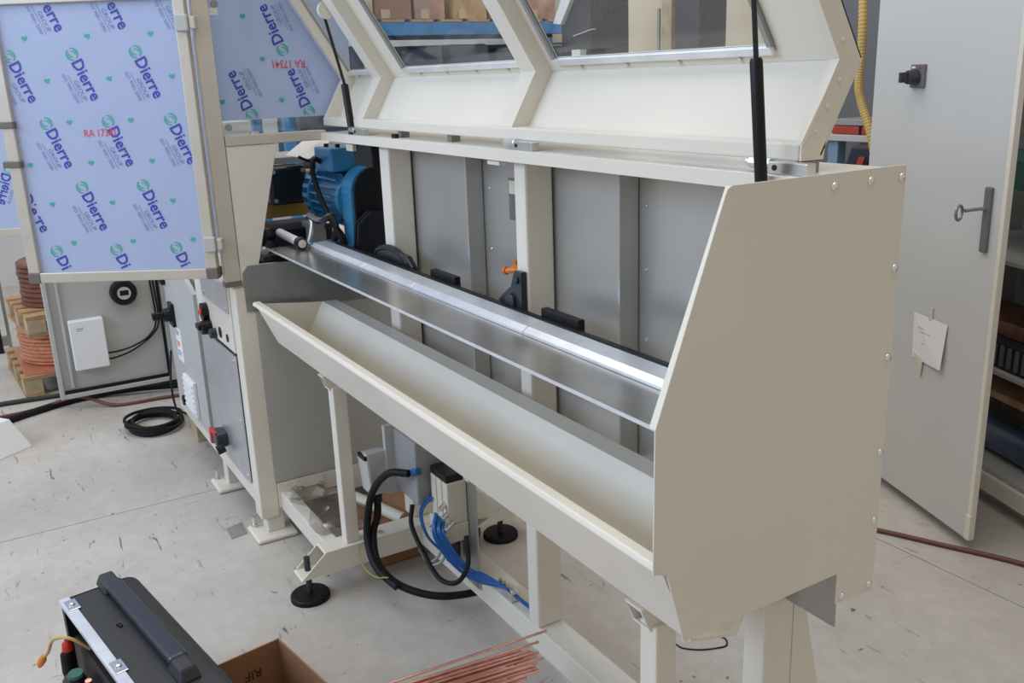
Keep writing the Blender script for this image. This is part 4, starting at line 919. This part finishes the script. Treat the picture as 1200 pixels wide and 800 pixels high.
mb = MB(MC); mb.box(-.002, LN, -.006, .022, HT - .010, HT + .0025); tm_ = mb.build('edge_trim', 'bright_alu', tcase, .001)
mb = MB(MC); mb.box(-.002, .020, -.006, .0, .0, HT - .01); mb.build('edge_trim', 'bright_alu', tcase, .001)
for u in (.055, .43):
    mb = MB(MC); mb.box(u - .03, u + .03, .0, .030, HT + .0025, HT + .006); lt = mb.build('latch_plate', 'chrome', tcase, .003)
    mb = MB(MC); mb.tube([(u, .014, HT + .006), (u, .014, HT + .010), (u, .014, HT + .012)], [.009, .008, .003], 12); mb.build('rivet', 'zinc', lt, smooth=True)
# handle: raised end brackets and a flat grip
hv = .125
for u in (.025, .565):
    mb = MB(MC); s = 1 if u < .3 else -1
    mb.hexa([(u - .045, hv - .028, HT), (u + .045, hv - .028, HT), (u + .045, hv + .028, HT), (u - .045, hv + .028, HT), (u - .03 , hv - .018, HT + .035), (u + .03, hv - .018, HT + .035), (u + .03, hv + .018, HT + .035), (u - .03, hv + .018, HT + .035)])
    mb.build('handle_bracket', 'case_plastic', tcase, .006)
mb = MB(MC); mb.box(.05, .545, hv - .024, hv + .024, HT + .012, HT + .040); mb.build('handle_grip', 'case_blue', tcase, .012, seg=3)
mb = MB(MC); mb.box(0.03, LN, WD - .004, WD + .012, .05, HT - .06); mb.build('case_rib', 'case_plastic', tcase, .006)
mb = MB(MC); mb.tube([(.235, .075, HT), (.245, .078, HT + .006), (.255, .080, HT + .002)], .004, 6); mb.build('lock_stub', 'black', tcase)
mb = MB(MC); mb.box(.02, LN - .02, .006, .10, .008, .245); ins = mb.build('tool_tray', 'ink_black', tcase, .01)
# tools in the case
def ctool(name, pts, r, m, label, cat, extra=None):
    mb = MB(MC); mb.tube(pts, r, 12); o = tag(mb.build(name, m, None, smooth=True), label, cat); return o
a1 = ctool('hand_tool', [(.10, -.022, .135), (.105, -.03, .20), (.11, -.03, .25), (.11, -.027, .262)], [.016, .02, .018, .010], 'rubber', 'black gripped tool with a red end hanging from the tool case', 'tool')
mb = MB(MC); mb.tube([(.11, -.027, .262), (.112, -.026, .280), (.113, -.025, .292)], [.015, .014, .006], 12); mb.build('grip_end', 'red', a1, smooth=True)
a2 = ctool('pouch', [(.17, -.035, .10), (.18, -.04, .16), (.19, -.04, .215), (.195, -.038, .235)], [.02, .032, .030, .016], 'machine_dark', 'black cloth pouch beside the red ended tool', 'pouch')
a3 = ctool('torch', [(.235, -.04, .12), (.24, -.043, .19), (.245, -.045, .25), (.246, -.045, .262)], [.018, .021, .021, .016], 'black', 'black torch with a teal cap in the open tool case', 'torch')
mb = MB(MC); mb.tube([(.246, -.045, .262), (.247, -.045, .270)], [.020, .018], 14); mb.build('torch_cap', 'green_dark', a3, smooth=True)
a4 = ctool('steel_tool', [(.32, -.035, .13), (.33, -.037, .25), (.335, -.037, .29)], [.014, .014, .008], 'copper', 'small copper coloured fitting in the open tool case', 'fitting')
yc = MB(MC); yc.tube(smoothpath([(.15, .02, .262), (.125, -.02, .300), (.075, -.050, .285), (.04, -.062, .235), (.022, -.072, .215)]), .0045, 8)
yc = tag(yc.build('yellow_lead', 'hose_yellow', None, smooth=True), 'yellow lead with an orange plug hanging out of the tool case', 'cable')
mb = MB(MC); mb.tube([(.022, -.072, .215), (.016, -.075, .205), (.006, -.080, .190), (.0, -.083, .180)], [.008, .011, .010, .006], 10); mb.build('plug', 'orange', yc, smooth=True)
# cardboard box
cx = thing('cardboard_box', 'open brown cardboard box with printed letters beside the black tool case', 'box', (-2.1, .5, 0))
bu = Vector((.986, .167, 0)).normalized(); bO = Vector((-2.236, .540, 0))
MBX = frame3(bO, bu, (bu.y, -bu.x, 0))    # u to the near side, v towards the case; w down -> mirror below
MBX = Matrix(((bu.x, bu.y, 0, bO.x), (bu.y, -bu.x, 0, bO.y), (0, 0, 1, 0), (0, 0, 0, 1)))
def cbx(u0, u1, v0, v1, w0, w1, name, m='cardboard'):
    mb = MB(MBX); mb.box(u0, u1, v0, v1, w0, w1); return mb.build(name, m, cx)
BH = .25
w_a = cbx(0, .004, 0, .182, 0, BH, 'box_wall'); cbx(0, .29, 0, .004, 0, BH, 'box_wall'); cbx(.286, .29, .004, .182, 0, BH, 'box_wall'); cbx(.004, .286, .178, .182, 0, BH, 'box_wall'); cbx(.004, .286, .004, .178, 0, .004, 'box_base')
mb = MB(MBX @ frame3((.0046, .062, .190), (0, 1, 0), (0, 0, -1))); add_text(mb, 'RIF', 0, 0, .046, .01, 1.0); mb.build('printed_text', 'ink_black', w_a)
# copper rods on a low stand
rs_ = thing('rod_stand', 'low grey steel stand carrying the bundle of copper rods', 'stand', (-1.9, -.1, 0))
for y in (.12, -.75):
    MB().box(-2.02, -1.66, y - .02, y + .02, .225, .255).build('cross_bar', 'dark_galv', rs_, .003)
    for x in (-2.00, -1.715): MB().box(x, x + .035, y - .018, y + .018, 0, .225).build('leg', 'dark_galv', rs_, .003)
    for x in (-2.02, -1.675): MB().box(x, x + .015, y - .02, y + .02, .255, .33).build('side_stop', 'dark_galv', rs_, .002)
for x in (-1.992, -1.707): MB().box(x, x + .02, -.73, .10, .05, .08).build('stretcher', 'dark_galv', rs_, .003)
rods = []
for k in range(40):
    lay = k // 10; q = k % 10
    x0 = -1.885 + q * .0088 + .004 * (lay % 2) + random.uniform(-.001, .001); z0 = .2585 + lay * .0080
    xe = -1.800 + q * .0110 + random.uniform(-.0016, .0016) + .005 * (lay % 2); ye = 1.055 + random.uniform(-.07, .05) - .006 * q; ze = .246 + lay * .0095 + random.uniform(-.0008, .0008)
    if k == 30: xe, ye, ze = -1.802, 1.125, .292
    if k == 31: xe, ye, ze = -1.787, 1.09, .280
    P0 = Vector((x0 - .09, -.95, z0)); P1 = Vector((x0, .12, z0)); P2 = Vector((xe, ye, ze))
    mb = MB(); mb.tube(smoothpath([P0, P1, P2], 4), .0033, 8)
    mb.cyl(P2, P2 + (P2 - P1).normalized() * .004, .0040, n=8)
    tag(mb.build('copper_rod', 'copper', None, smooth=True), 'thin copper rod in the bundle in front of the base beam', 'rod', 'bundle of copper rods')
